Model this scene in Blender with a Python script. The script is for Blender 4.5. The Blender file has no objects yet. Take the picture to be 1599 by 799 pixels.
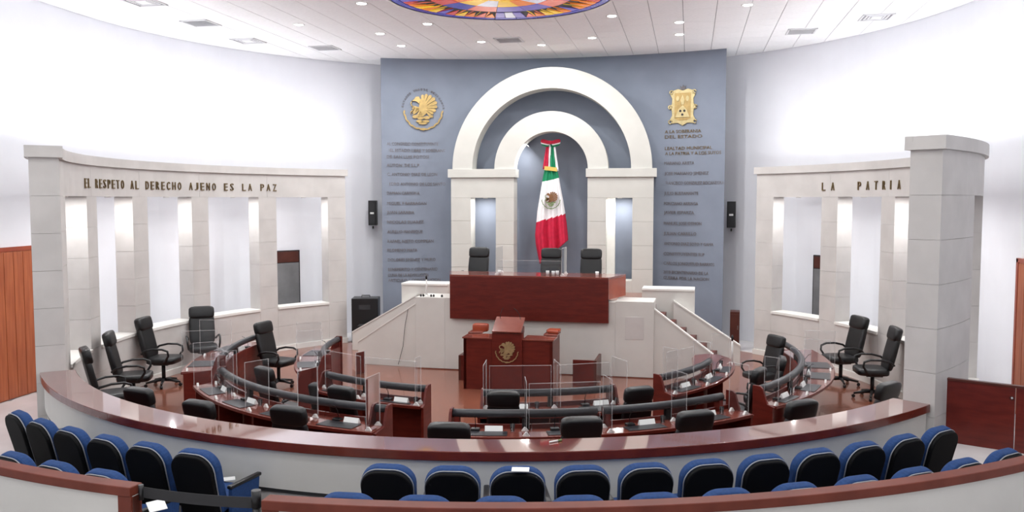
import bpy, bmesh, math, random
from mathutils import Vector, Matrix
random.seed(7)
S = bpy.context.scene
COL = S.collection
PI = math.pi
R_ = math.radians

# ---------------------------------------------------------------- camera, world, exposure
FPX = 1333.7
cam = bpy.data.cameras.new('camera'); camo = bpy.data.objects.new('camera', cam); COL.objects.link(camo)
cam.sensor_width = 36.0; cam.lens = 36.0 * FPX / 1599.0
cam.clip_start = 0.05; cam.clip_end = 100
camo.location = (2.543, -15.303, 3.6)
camo.rotation_euler = (PI / 2 - 0.0661, 0.0, 0.1598)
S.camera = camo
w = bpy.data.worlds.new('world'); S.world = w; w.use_nodes = True
w.node_tree.nodes['Background'].inputs[0].default_value = (0.9, 0.93, 1.0, 1)
w.node_tree.nodes['Background'].inputs[1].default_value = 0.3
S.view_settings.view_transform = 'Standard'; S.view_settings.look = 'None'
S.view_settings.gamma = 1.0; S.view_settings.use_curve_mapping = False
S.view_settings.exposure = 0.33
DOWN_W = 38.0        # watts of one ceiling downlight
COVE = 28.0          # emission of the cove tubes on the wing walls
NICHE_W = 14.0       # halogen in a soffit

# ---------------------------------------------------------------- materials
def lin(c):
    return tuple(((x / 255) / 12.92 if x / 255 <= 0.04045 else ((x / 255 + 0.055) / 1.055) ** 2.4) for x in c) + (1,)
M = {}
def mat(name, rgb, rough=0.5, metal=0.0, var=0.0, scale=6.0, bump=0.0, bscale=80.0, coat=0.0, stretch=None, rgb2=None, spec=0.5, wave=None):
    m = bpy.data.materials.new(name); m.use_nodes = True; M[name] = m
    nt = m.node_tree; b = nt.nodes['Principled BSDF']
    b.inputs['Roughness'].default_value = rough; b.inputs['Metallic'].default_value = metal
    b.inputs['Coat Weight'].default_value = coat; b.inputs['Coat Roughness'].default_value = 0.035
    b.inputs['Specular IOR Level'].default_value = spec
    c = lin(rgb)
    tc = nt.nodes.new('ShaderNodeTexCoord'); mp = nt.nodes.new('ShaderNodeMapping')
    nt.links.new(tc.outputs['Object'], mp.inputs[0])
    if stretch: mp.inputs['Scale'].default_value = stretch
    n = nt.nodes.new('ShaderNodeTexNoise'); n.inputs['Scale'].default_value = scale; n.inputs['Detail'].default_value = 5
    nt.links.new(mp.outputs[0], n.inputs['Vector'])
    if var or rgb2:
        r = nt.nodes.new('ShaderNodeValToRGB')
        c2 = lin(rgb2) if rgb2 else tuple(min(1, x * (1 + var)) for x in c[:3]) + (1,)
        c1 = c if rgb2 else tuple(x * (1 - var) for x in c[:3]) + (1,)
        r.color_ramp.elements[0].color = c1; r.color_ramp.elements[0].position = 0.35
        r.color_ramp.elements[1].color = c2; r.color_ramp.elements[1].position = 0.65
        nt.links.new(n.outputs['Fac'], r.inputs[0]); nt.links.new(r.outputs[0], b.inputs['Base Color'])
    else:
        b.inputs['Base Color'].default_value = c
    if bump:
        n2 = nt.nodes.new('ShaderNodeTexNoise'); n2.inputs['Scale'].default_value = bscale
        nt.links.new(mp.outputs[0], n2.inputs['Vector'])
        bp = nt.nodes.new('ShaderNodeBump'); bp.inputs['Strength'].default_value = bump; bp.inputs['Distance'].default_value = 0.01
        nt.links.new(n2.outputs['Fac'], bp.inputs['Height']); nt.links.new(bp.outputs[0], b.inputs['Normal'])
    return m
def emis(name, rgb, strength):
    m = bpy.data.materials.new(name); m.use_nodes = True; M[name] = m
    b = m.node_tree.nodes['Principled BSDF']
    b.inputs['Base Color'].default_value = lin(rgb); b.inputs['Emission Color'].default_value = lin(rgb)
    b.inputs['Emission Strength'].default_value = strength
    return m
mat('plaster', (236, 237, 243), 0.75, var=0.015, scale=1.2)
mat('plaster_blue', (128, 136, 151), 0.7, var=0.05, scale=1.5)
mat('stone', (203, 199, 196), 0.6, var=0.05, scale=2.2, bump=0.05, bscale=40)
mat('stone_core', (190, 186, 183), 0.8)
mat('stone_light', (212, 210, 205), 0.6, var=0.03, scale=2.0)
mat('stone_arch', (198, 196, 190), 0.6, var=0.03, scale=2.0)
mat('stone_white', (233, 231, 226), 0.55, var=0.02)
mat('tile', (248, 248, 249), 0.85, var=0.02, scale=14, bump=0.1, bscale=300)
mat('ceiling_void', (150, 150, 155), 0.9)
mat('wood_red', (88, 27, 20), 0.33, rgb2=(104, 35, 26), scale=3.5, stretch=(1.0, 1.0, 5.0), spec=0.4)
mat('wood_counter', (104, 42, 34), 0.06, rgb2=(120, 52, 42), scale=2.5, coat=1.0)
M['wood_counter'].node_tree.nodes['Principled BSDF'].inputs['Coat IOR'].default_value = 1.75
mat('wood_counter_edge', (94, 34, 24), 0.25, rgb2=(108, 42, 30), scale=4, coat=0.3)
mat('wood_rail', (98, 42, 29), 0.5, rgb2=(112, 52, 38), scale=4, spec=0.3)
mat('wood_door', (158, 80, 46), 0.4, rgb2=(178, 98, 60), scale=3.0, stretch=(6, 6, 0.5))
mat('wood_dark', (74, 34, 26), 0.35, rgb2=(86, 42, 32), scale=3)
mat('wood_orange', (150, 62, 38), 0.3, rgb2=(164, 74, 46), scale=3)
mat('wood_top', (120, 62, 52), 0.16, rgb2=(134, 72, 60), scale=3, coat=0.5)
mat('parquet', (122, 70, 53), 0.2, rgb2=(142, 86, 66), scale=5, stretch=(1, 6, 1), coat=0.3)
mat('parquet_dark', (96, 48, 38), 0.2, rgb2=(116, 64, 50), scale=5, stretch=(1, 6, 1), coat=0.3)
mat('marble', (226, 222, 222), 0.25, var=0.05, scale=2.0)
mat('carpet', (120, 112, 108), 0.95, var=0.1, scale=30)
mat('leather', (13, 13, 15), 0.38, var=0.1, scale=8, bump=0.08, bscale=120)
mat('leather_grey', (46, 46, 50), 0.34, var=0.08, scale=8)
mat('mesh_black', (40, 40, 43), 0.6, var=0.1, scale=60)
mat('plastic_black', (22, 22, 24), 0.35)
mat('plastic_shell', (7, 7, 9), 0.7, spec=0.2)
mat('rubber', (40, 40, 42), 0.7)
mat('fabric_blue', (24, 60, 112), 0.85, var=0.12, scale=40)
mat('piping', (150, 152, 158), 0.6)
mat('chrome', (200, 200, 204), 0.18, 1.0)
mat('gold', (176, 150, 100), 0.38, 0.85, var=0.12, scale=12)
mat('gold_pale', (196, 180, 136), 0.38, 0.85, var=0.1, scale=14)
mat('bronze', (122, 104, 74), 0.4, 0.85, var=0.15, scale=20)
mat('bronze_dim', (116, 110, 112), 0.6, 0.2, var=0.15, scale=20)
mat('paper', (240, 240, 238), 0.8)
mat('white_plastic', (232, 232, 230), 0.4)
mat('flag_green', (0, 128, 84), 0.75, var=0.08, scale=10)
mat('flag_white', (240, 238, 240), 0.75, var=0.02, scale=10)
mat('flag_red', (196, 24, 62), 0.75, var=0.1, scale=10)
mat('flag_gold', (206, 178, 90), 0.6)
mat('emblem_brown', (124, 84, 50), 0.7, var=0.25, scale=30)
mat('emblem_green', (112, 132, 84), 0.7, var=0.2, scale=30)
mat('vent_grey', (222, 222, 224), 0.6)
mat('glass_tumbler', (215, 222, 226), 0.1)
mat('dark_void', (46, 44, 46), 0.7)
mat('grey_panel', (120, 120, 122), 0.6, var=0.1, scale=3)
mat('lead', (36, 34, 40), 0.5)
emis('lamp', (255, 255, 252), 14.0)
emis('cove', (249, 252, 255), COVE)
for nm, c in dict(g_blue=(58, 48, 156), g_violet=(104, 84, 176), g_orange=(236, 128, 32), g_yellow=(246, 196, 44), g_red=(206, 64, 44), g_white=(214, 214, 226), g_pink=(226, 112, 92)).items():
    m = mat(nm, c, 0.15, var=0.12, scale=5)
    b = m.node_tree.nodes['Principled BSDF']; b.inputs['Emission Color'].default_value = lin(c); b.inputs['Emission Strength'].default_value = 0.35  # slight glow standing in for light behind the glass
# clear acrylic sheet
def acrylic():
    m = bpy.data.materials.new('acrylic'); m.use_nodes = True; M['acrylic'] = m
    nt = m.node_tree; nt.nodes.clear()
    o = nt.nodes.new('ShaderNodeOutputMaterial'); t = nt.nodes.new('ShaderNodeBsdfTransparent'); g = nt.nodes.new('ShaderNodeBsdfGlossy')
    d = nt.nodes.new('ShaderNodeBsdfDiffuse'); d.inputs[0].default_value = (0.8, 0.82, 0.85, 1)
    t.inputs[0].default_value = (0.96, 0.97, 0.98, 1); g.inputs['Roughness'].default_value = 0.03
    f = nt.nodes.new('ShaderNodeFresnel'); f.inputs[0].default_value = 1.45
    x = nt.nodes.new('ShaderNodeMixShader'); y = nt.nodes.new('ShaderNodeMixShader'); y.inputs[0].default_value = 0.02
    nt.links.new(f.outputs[0], x.inputs[0]); nt.links.new(t.outputs[0], x.inputs[1]); nt.links.new(g.outputs[0], x.inputs[2])
    nt.links.new(x.outputs[0], y.inputs[1]); nt.links.new(d.outputs[0], y.inputs[2]); nt.links.new(y.outputs[0], o.inputs[0])
    m2 = bpy.data.materials.new('acrylic_edge'); m2.use_nodes = True; M['acrylic_edge'] = m2
    nt = m2.node_tree; b = nt.nodes['Principled BSDF']
    b.inputs['Base Color'].default_value = (0.86, 0.84, 0.84, 1); b.inputs['Roughness'].default_value = 0.25; b.inputs['Alpha'].default_value = 0.28
acrylic()

# ---------------------------------------------------------------- mesh builder
def P(R, a, z=0.0):                       # polar: a in degrees, 0 = towards the audience, positive = right
    return Vector((R * math.sin(R_(a)), -R * math.cos(R_(a)), z))
class MB:
    def __init__(s): s.v = []; s.f = []; s.mi = []; s.sm = []
    def add(s, vs, fs, mi=0, smooth=False):
        o = len(s.v); s.v += [tuple(v) for v in vs]
        for f in fs: s.f.append([i + o for i in f]); s.mi.append(mi); s.sm.append(smooth)
        return s
    def box(s, c, d, rz=0, mi=0, rx=0, ry=0):
        m = Matrix.Rotation(rz, 4, 'Z') @ Matrix.Rotation(ry, 4, 'Y') @ Matrix.Rotation(rx, 4, 'X')
        vs = [Vector(c) + m @ Vector((x * d[0] / 2, y * d[1] / 2, z * d[2] / 2)) for x in (-1, 1) for y in (-1, 1) for z in (-1, 1)]
        return s.add(vs, [(0, 1, 3, 2), (4, 6, 7, 5), (0, 4, 5, 1), (2, 3, 7, 6), (0, 2, 6, 4), (1, 5, 7, 3)], mi)
    def bb(s, x0, x1, y0, y1, z0, z1, mi=0):
        return s.box(((x0 + x1) / 2, (y0 + y1) / 2, (z0 + z1) / 2), (x1 - x0, y1 - y0, z1 - z0), 0, mi)
    def arc(s, R0, R1, a0, a1, z0, z1, n=None, mi=0, mtop=None):
        if n is None: n = max(1, int(abs(a1 - a0) / 2.5))
        t2 = lambda r, t: r[0] + (r[1] - r[0]) * t if isinstance(r, tuple) else r
        vs = []
        for i in range(n + 1):
            t = i / n; a = a0 + (a1 - a0) * t
            r0, r1 = t2(R0, t), t2(R1, t)
            vs += [P(r0, a, z0), P(r1, a, z0), P(r1, a, z1), P(r0, a, z1)]
        side = []; top = []
        for i in range(n):
            k = 4 * i
            for j in range(4):
                f = (k + j, k + (j + 1) % 4, k + 4 + (j + 1) % 4, k + 4 + j)
                (top if j == 2 else side).append(f)
        side += [(0, 3, 2, 1), (4 * n, 4 * n + 1, 4 * n + 2, 4 * n + 3)]
        o = len(s.v); s.add(vs, side, mi)
        for f in top: s.f.append([i + o for i in f]); s.mi.append(mi if mtop is None else mtop); s.sm.append(False)
        return s
    def sweep(s, prof, a0, a1, n=None, mi=0):      # closed profile [(R,z)] swept along the circle
        if n is None: n = max(1, int(abs(a1 - a0) / 2.0))
        k = len(prof); vs = []
        for i in range(n + 1):
            a = a0 + (a1 - a0) * i / n
            vs += [P(r, a, z) for r, z in prof]
        fs = [(i * k + j, i * k + (j + 1) % k, (i + 1) * k + (j + 1) % k, (i + 1) * k + j) for i in range(n) for j in range(k)]
        fs += [tuple(range(k)), tuple(n * k + j for j in range(k))]
        return s.add(vs, fs, mi)
    def tube(s, pts, r, n=8, mi=0, cap=True, smooth=True):
        pts = [Vector(p) for p in pts]; rr = r if isinstance(r, (list, tuple)) else [r] * len(pts)
        vs = []; up = None
        for i, p in enumerate(pts):
            d = (pts[min(i + 1, len(pts) - 1)] - pts[max(i - 1, 0)]).normalized()
            if up is None: up = Vector((0, 0, 1)) if abs(d.z) < 0.9 else Vector((1, 0, 0))
            x = d.cross(up).normalized(); y = x.cross(d).normalized(); up = y
            vs += [p + rr[i] * (math.cos(2 * PI * k / n) * x + math.sin(2 * PI * k / n) * y) for k in range(n)]
        m = len(pts)
        s.add(vs, [(i * n + k, i * n + (k + 1) % n, (i + 1) * n + (k + 1) % n, (i + 1) * n + k) for i in range(m - 1) for k in range(n)], mi, smooth)
        if cap:
            o = len(s.v) - len(vs)
            for base in (0, (m - 1) * n): s.f.append([o + base + k for k in range(n)]); s.mi.append(mi); s.sm.append(False)
        return s
    def cyl(s, c, r, h, n=16, mi=0, r2=None):
        return s.tube([Vector(c), Vector(c) + Vector((0, 0, h))], [r, r if r2 is None else r2], n, mi)
    def lathe(s, prof, n=16, c=(0, 0, 0), mi=0):
        vs = [(c[0] + r * math.cos(2 * PI * k / n), c[1] + r * math.sin(2 * PI * k / n), c[2] + z) for r, z in prof for k in range(n)]
        m = len(prof)
        return s.add(vs, [(i * n + k, i * n + (k + 1) % n, (i + 1) * n + (k + 1) % n, (i + 1) * n + k) for i in range(m - 1) for k in range(n)], mi, True)
    def prism(s, poly, y0, y1, mi=0, tf=None):     # polygon in x,z extruded along y
        n = len(poly); vs = [Vector((x, y0, z)) for x, z in poly] + [Vector((x, y1, z)) for x, z in poly]
        if tf: vs = [tf @ v for v in vs]
        return s.add(vs, [tuple(range(n)), tuple(range(n, 2 * n))] + [(i, (i + 1) % n, n + (i + 1) % n, n + i) for i in range(n)], mi)
    def flat(s, poly, z0, z1, mi=0):               # polygon in x,y extruded along z
        n = len(poly); vs = [(x, y, z0) for x, y in poly] + [(x, y, z1) for x, y in poly]
        return s.add(vs, [tuple(range(n)), tuple(range(n, 2 * n))] + [(i, (i + 1) % n, n + (i + 1) % n, n + i) for i in range(n)], mi)
    def pillow(s, c, d, n=4, m=6, e=0.45, tf=None, mi=0):   # superellipsoid cushion
        def sp(t, k): return math.copysign(abs(t) ** k, t)
        vs = []; nu, nv = 20, 10
        for j in range(nv + 1):
            v = -PI / 2 + PI * j / nv
            for i in range(nu):
                u = 2 * PI * i / nu
                q = Vector((d[0] / 2 * sp(math.cos(v), e) * sp(math.cos(u), e), d[1] / 2 * sp(math.cos(v), e) * sp(math.sin(u), e), d[2] / 2 * sp(math.sin(v), e)))
                if tf: q = tf @ q
                vs.append(Vector(c) + q)
        return s.add(vs, [(j * nu + i, j * nu + (i + 1) % nu, (j + 1) * nu + (i + 1) % nu, (j + 1) * nu + i) for j in range(nv) for i in range(nu)], mi, True)
    def mesh(s, name, mats):
        me = bpy.data.meshes.new(name); me.from_pydata(s.v, [], s.f)
        for m in mats: me.materials.append(M[m])
        for p, i, k in zip(me.polygons, s.mi, s.sm): p.material_index = i; p.use_smooth = k
        bm = bmesh.new(); bm.from_mesh(me); bmesh.ops.recalc_face_normals(bm, faces=bm.faces); bm.to_mesh(me); bm.free()
        return me
    def build(s, name, mats, parent=None, bevel=0, loc=None, rz=0, seg=2, label=None):
        if isinstance(mats, str): mats = [mats]
        o = bpy.data.objects.new(name, s.mesh(name, mats)); COL.objects.link(o)
        if parent: o.parent = parent
        if loc is not None: o.location = loc
        o.rotation_euler.z = rz
        if bevel:
            b = o.modifiers.new('bevel', 'BEVEL'); b.width = bevel; b.segments = seg; b.limit_method = 'ANGLE'; b.angle_limit = R_(40)
        if label: o['label'] = label
        return o
def tag(o, label=None, cat=None, group=None, kind=None):
    if label: o['label'] = label
    if cat: o['category'] = cat
    if group: o['group'] = group
    if kind: o['kind'] = kind
    return o
def empty(name, loc=(0, 0, 0), rz=0):
    o = bpy.data.objects.new(name, None); COL.objects.link(o); o.location = loc; o.rotation_euler.z = rz; o.empty_display_size = 0.1
    return o
def inst(src, name, parent=None, loc=(0, 0, 0), rz=0):
    o = src.copy(); o.name = name; COL.objects.link(o); o.parent = parent; o.location = loc; o.rotation_euler = (0, 0, rz)
    return o
def copy_tree(o, parent=None):
    c = o.copy(); COL.objects.link(c); c.parent = parent
    for ch in o.children: copy_tree(ch, c)
    return c
def facing(dx, dy): return math.atan2(-dx, dy)      # rotation that turns local +Y to (dx, dy)
ORD = ['first', 'second', 'third', 'fourth', 'fifth', 'sixth', 'seventh', 'eighth', 'ninth', 'tenth', 'eleventh', 'twelfth']

# ---------------------------------------------------------------- room shell
RW, ZC, ZF = 8.51, 7.21, 0.1
def room_outline(R, n=60, yb=-19.0):
    pts = [(-R, yb)] + [tuple(P(R, -90 - 180 * i / n)[:2]) for i in range(n + 1)] + [(R, yb)]
    return pts
def wall_strip(name, pts, t=0.2):
    mb = MB(); n = len(pts)
    vs = []
    for i, p in enumerate(pts):
        a = Vector(pts[max(0, i - 1)]); b = Vector(pts[min(n - 1, i + 1)]); d = (b - a).normalized(); q = Vector((-d.y, d.x)) * t
        for z in (-0.2, ZC + 0.05):
            vs += [(p[0], p[1], z), (p[0] + q.x, p[1] + q.y, z)]
    fs = []
    for i in range(n - 1):
        k = 4 * i
        fs += [(k, k + 4, k + 6, k + 2), (k + 1, k + 3, k + 7, k + 5), (k + 2, k + 6, k + 7, k + 3), (k, k + 1, k + 5, k + 4)]
    fs += [(0, 2, 3, 1), (4 * n - 4, 4 * n - 3, 4 * n - 1, 4 * n - 2)]
    mb.add(vs, fs)
    return tag(mb.build(name, 'plaster'), kind='structure')
out = room_outline(RW)
half = len(out) // 2
wall_left = wall_strip('wall_left', out[:half + 1])
wall_right = wall_strip('wall_right', out[half:])
tag(wall_left, 'tall white curved wall behind the left wing'); tag(wall_right, 'tall white curved wall behind the right wing')
rear = tag(MB().bb(-8.7, 8.7, -19.2, -19.0, -0.2, ZC + 0.05).build('wall_rear', 'plaster'), 'plain white wall at the back of the gallery', kind='structure')
# floors: chamber parquet disc, pale stone aisle around, gallery carpet
fl = MB(); fl.flat([tuple(P(7.3, a)[:2]) for a in range(-180, 180, 4)], -0.1, 0.0)
floor = tag(fl.build('floor', 'parquet'), 'polished reddish wood floor of the debating chamber', kind='structure')
ring = MB(); ring.arc(7.18, 8.6, -180, 180, -0.1, 0.02, 90)
ring.bb(-8.6, 8.6, -19.1, -8.3, -0.1, ZF)
for sg in (-1, 1):
    ring.arc(7.5, 8.7, sg * 20, sg * 84, 0.0, ZF, 30)
    ring.bb(min(sg * 7.0, sg * 8.6), max(sg * 7.0, sg * 8.6), -8.4, -2.2, -0.1, ZF - 0.002)
tag(ring.build('floor_aisle', 'marble'), 'pale stone floor of the aisle outside the curved counter', kind='structure')
pl = MB(); pl.arc(7.56, 10.6, -36, 47, 0.05, 0.30, 50)
pl.arc(8.45, 10.6, -36, 47, 0.30, 0.33, 50)
tag(pl.build('floor_gallery', 'carpet'), 'raised grey carpet tier under the blue seats', kind='structure')

# ceiling: slab with individual tiles
slab = MB(); slab.flat([(x * 1.02, y) for x, y in out], ZC + 0.02, ZC + 0.22)
ceiling = tag(slab.build('ceiling', 'ceiling_void'), 'white suspended ceiling of square tiles', kind='structure')
TS, TA = 0.628, R_(-2.6)
def clip(poly, cl):
    for i in range(len(cl)):
        a = Vector(cl[i]); b = Vector(cl[(i + 1) % len(cl)]); e = b - a
        ins = lambda p: e.x * (p[1] - a.y) - e.y * (p[0] - a.x) <= 1e-9
        res = []
        for j in range(len(poly)):
            p, q = poly[j], poly[(j + 1) % len(poly)]
            ip, iq = ins(p), ins(q)
            if ip: res.append(p)
            if ip != iq:
                d = Vector(q) - Vector(p); den = e.x * d.y - e.y * d.x
                t = -(e.x * (p[1] - a.y) - e.y * (p[0] - a.x)) / den
                res.append((p[0] + d.x * t, p[1] + d.y * t))
        poly = res
        if len(poly) < 3: return []
    return poly
clipper = room_outline(RW - 0.012, 40)
tile_mesh = MB().bb(-TS / 2 + 0.006, TS / 2 - 0.006, -TS / 2 + 0.003, TS / 2 - 0.003, 0, 0.02).mesh('ceiling_tile', ['tile'])
ca, sa = math.cos(TA), math.sin(TA)
grid_rest = MB(); cnt = 0; cells = []
for i in range(-16, 17):
    for j in range(-34, 18):
        u, v = (i + 0.36) * TS, (j + 0.2) * TS
        x, y = ca * u - sa * v, sa * u + ca * v
        if y < -18.9: continue
        cells.append((x, y))
DISC = (-0.1, -0.25, 2.0)
cells.sort(key=lambda c: abs(c[1] - 3.6) + 0.0 * abs(c[0]))
for x, y in cells:
    h, k = TS / 2 - 0.006, TS / 2 - 0.003
    corners = [(x + ca * a - sa * b, y + sa * a + ca * b) for a, b in ((-h, -k), (h, -k), (h, k), (-h, k))]
    inside = all((abs(px) < RW - 0.02 and py < 0) or math.hypot(px, py) < RW - 0.03 for px, py in corners)
    if all(math.hypot(px - DISC[0], py - DISC[1]) < 1.9 for px, py in corners): continue
    poly = corners if inside else clip(corners, clipper)
    if len(poly) < 3: continue
    vis = y > -0.6 and cnt < 290
    if vis:
        cnt += 1
        if inside:
            o = bpy.data.objects.new('ceiling_tile', tile_mesh); COL.objects.link(o); o.parent = ceiling
            o.location = (x, y, ZC); o.rotation_euler.z = TA
        else:
            o = MB().flat(poly, ZC, ZC + 0.02).build('ceiling_tile', 'tile', ceiling)
    else:
        grid_rest.flat(poly, ZC, ZC + 0.02)
tag(grid_rest.build('ceiling_tile_field', 'tile', ceiling), kind='stuff')

# blue curved back panel
BC, BR = -5.93, 12.70
def blue_y(x): return BC + math.sqrt(BR * BR - x * x)
mb = MB(); n = 40; vs = []
for i in range(n + 1):
    x = -4.30 + 8.62 * i / n; y = blue_y(x); vs += [(x, y, 0), (x, y + 0.22, 0), (x, y + 0.22, ZC), (x, y, ZC)]
mb.add(vs, [(4 * i + j, 4 * i + (j + 1) % 4, 4 * i + 4 + (j + 1) % 4, 4 * i + 4 + j) for i in range(n) for j in range(4)] + [(0, 1, 2, 3), (4 * n, 4 * n + 1, 4 * n + 2, 4 * n + 3)])
wall_back = tag(mb.build('wall_back', 'plaster_blue'), 'grey-blue gently curved panel behind the arch', kind='structure')

# ---------------------------------------------------------------- wing walls (stone, five openings each)
OPEN = [(61.1, 72.2), (75.9, 86.9), (90.9, 101.9), (105.8, 117.2), (121.1, 132.3)]
WI, WO, A0, A1 = 7.18, 7.55, 51.0, 136.1
ZS, ZH, ZL = 1.04, 3.65, 4.18
soffit_spots = []
for sg, nm in ((-1, 'left'), (1, 'right')):
    wall = MB()
    g = 0.02
    piers = []; prev = A0
    for a, b in OPEN: piers.append((prev, a)); prev = b
    piers.append((prev, A1))
    wall.arc(WI + g, WO - g, sg * (A0 + .15), sg * (A1 - .15), 0, ZS - g, 40)
    wall.arc(WI + g, WO - g, sg * (A0 + .15), sg * (A1 - .15), ZH + g, ZL, 40)
    for a, b in piers: wall.arc(WI + g, WO - g, sg * (a + .15), sg * (b - .15), ZS - g, ZH + g, 3)
    wo = tag(wall.build('wall_%s_wing' % nm, 'stone_core'), 'free-standing curved stone screen wall with tall openings on the %s' % nm, kind='structure')
    def stone(a, b, z0, z1, ga=0.015, gz=0.0018, m='stone'):
        MB().arc(WI, WO, sg * (a + ga), sg * (b - ga), z0 + gz, z1 - gz, max(1, int((b - a) / 3))).build('stone_block', m, wo)
    for a, b in piers:
        nz = 5
        for k in range(nz): stone(a, b, ZS + (ZH - ZS) * k / nz, ZS + (ZH - ZS) * (k + 1) / nz, 0.0)
    edges = [A0] + [(q[0] + q[1]) / 2 for q in OPEN] + [A1]
    fine = sorted(set([A0, A1] + [q for o in OPEN for q in o]))
    for a, b in zip(fine[:-1], fine[1:]):
        stone(a, b, 0.12, 0.58); stone(a, b, 0.58, ZS)
    mids = [A0] + [(q[0] + q[1]) / 2 for q in piers[1:-1]] + [A1]
    for a, b in zip(mids[:-1], mids[1:]): stone(a, b, ZH, ZL)
    MB().arc(WI - 0.05, WO + 0.03, sg * A0, sg * A1, 0, 0.12).build('base_course', 'stone_white', wo)
    # cap with a sunken lighting channel on top
    MB().sweep([(7.13, 4.18), (7.60, 4.18), (7.60, 4.34), (7.52, 4.34), (7.52, 4.27), (7.22, 4.27), (7.22, 4.34), (7.13, 4.34)], sg * (A0 - .4), sg * (A1 + .4), 48).build('cap_stone', 'stone', wo)
    for e in (A0 - .35, A1 + .1): MB().arc(7.22, 7.52, sg * e, sg * (e + .3), 4.27, 4.34, 1).build('cap_end', 'stone', wo)
    cl = empty('cove_light', P(7.36, sg * 93, 4.27))
    tag(cl, 'white cove light strip hidden in the top of the %s wing wall' % nm, 'light')
    q = MB().arc(7.30, 7.42, sg * (A0 + 2), sg * (A1 - 2), 4.271, 4.282, 44).build('diffuser', 'cove', cl); q.location = -Vector(cl.location)
    q = MB().arc(7.27, 7.295, sg * (A0 + 2), sg * (A1 - 2), 4.271, 4.286, 44).build('housing', 'white_plastic', cl); q.location = -Vector(cl.location)
    # white sills and soffit halogens
    for k, (a, b) in enumerate(OPEN):
        MB().arc(WI - 0.03, WO + 0.03, sg * (a + .05), sg * (b - .05), ZS - 0.045, ZS + 0.012, 5).build('window_sill', 'stone_white', wo, bevel=0.004)
        if sg > 0 and k == 0: continue
        soffit_spots.append((P(7.36, sg * ((a + b) / 2 + 1.2), ZH), nm, k))

# plastered wall behind: doorways
for sg, nm in ((-1, 'left'), (1, 'right')):
    d = empty('door_%d' % (1 if sg < 0 else 2)); tag(d, 'dark service doorway in the wall seen through the last opening of the %s wing' % nm, kind='structure')
    if sg < 0: a0, a1 = 126.3, 131.1
    else: a0, a1 = 126.6, 131.4
    MB().arc(8.46, 8.505, sg * a0, sg * a1, 0.02, 2.30, 3).build('door_frame', 'dark_void', d)
    MB().arc(8.44, 8.46, sg * (a0 + .25), sg * (a1 - .25), 0.02, 1.98, 3).build('door_leaf', 'grey_panel', d)
    MB().arc(8.445, 8.46, sg * (a0 + .25), sg * (a1 - .25), 2.0, 2.27, 3).build('transom', 'wood_dark', d)
# side exit doors
d = empty('door_3'); tag(d, 'orange-brown wooden double door in the left wall', kind='structure')
x = -8.505
for k in range(2):
    y1 = -1.50 - k * 0.95
    lf = MB().bb(x, x + 0.045, y1 - 0.93, y1, ZF + 0.01, 2.70).build('door_leaf', 'wood_door', d, bevel=0.004)
    for q in range(4):
        MB().bb(x + 0.045, x + 0.055, y1 - 0.93 + 0.015 + q * 0.228, y1 - 0.93 + 0.23 + q * 0.228, ZF + 0.03, 2.68).build('plank', 'wood_door', lf)
MB().bb(x, x + 0.06, -1.50, -1.44, ZF, 2.76).bb(x, x + 0.06, -3.45, -3.39, ZF, 2.76).bb(x, x + 0.06, -3.45, -1.44, 2.70, 2.77).build('door_frame', 'wood_orange', d)
d = empty('door_4'); tag(d, 'brown wooden door at the right edge in the right wall', kind='structure')
x = 8.505
lf = MB().bb(x - 0.045, x, -1.35, -0.36, ZF + 0.01, 2.58).build('door_leaf', 'wood_door', d, bevel=0.004)
for q in range(4): MB().bb(x - 0.055, x - 0.045, -1.335 + q * 0.243, -1.335 + 0.228 + q * 0.243, ZF + 0.03, 2.56).build('plank', 'wood_door', lf)
MB().bb(x - 0.06, x, -0.36, -0.29, ZF, 2.64).bb(x - 0.06, x, -1.42, -1.35, ZF, 2.64).bb(x - 0.06, x, -1.42, -0.29, 2.58, 2.65).build('door_frame', 'wood_orange', d)

# ---------------------------------------------------------------- lamps
def make_downlight(loc, label, group):
    t = empty('downlight', loc); tag(t, label, 'light', group)
    return t
ring_o = MB().lathe([(0.085, 0.0), (0.115, -0.012), (0.125, -0.004), (0.125, 0.0)], 20).mesh('trim_ring', ['white_plastic'])
lens_o = MB().flat([(0.085 * math.cos(2 * PI * k / 20), 0.085 * math.sin(2 * PI * k / 20)) for k in range(20)], -0.008, -0.003).mesh('lens', ['lamp'])
lampdata = bpy.data.lights.new('downlight_lamp', 'AREA'); lampdata.shape = 'DISK'; lampdata.size = 0.16; lampdata.energy = DOWN_W; lampdata.color = (0.98, 0.995, 0.985)
LP = [((-2.755, 0.1), 'left of the stained glass disc'), ((-3.308, 2.915), 'in the left half, middle of a slanted line of three'), ((-3.275, 4.415), 'nearest the left corner of the blue panel'), ((-2.023, 2.08), 'just behind the left rim of the stained glass'),
      ((-1.317, 4.22), 'above the left shoulder of the great arch'), ((-0.002, 4.835), 'closest above the crown of the great arch'), ((1.226, 4.14), 'above the right shoulder of the great arch'), ((1.765, 1.92), 'just behind the right rim of the stained glass'),
      ((3.095, 2.745), 'farther from the blue panel of the close pair on the right'), ((3.139, 4.059), 'nearer the blue panel of the close pair on the right'), ((-4.676, 1.734), 'in the bright left part of the ceiling'), ((4.301, 1.356), 'at the top edge in the bright right part of the ceiling')]
for (x, y), d in LP:
    t = make_downlight((x, y, ZC), 'round recessed white downlight ' + d, 'ceiling downlights')
    o = bpy.data.objects.new('trim_ring', ring_o); COL.objects.link(o); o.parent = t
    o = bpy.data.objects.new('lens', lens_o); COL.objects.link(o); o.parent = t
    o = bpy.data.objects.new('lamp', lampdata); COL.objects.link(o); o.parent = t; o.location = (0, 0, -0.02)
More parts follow.
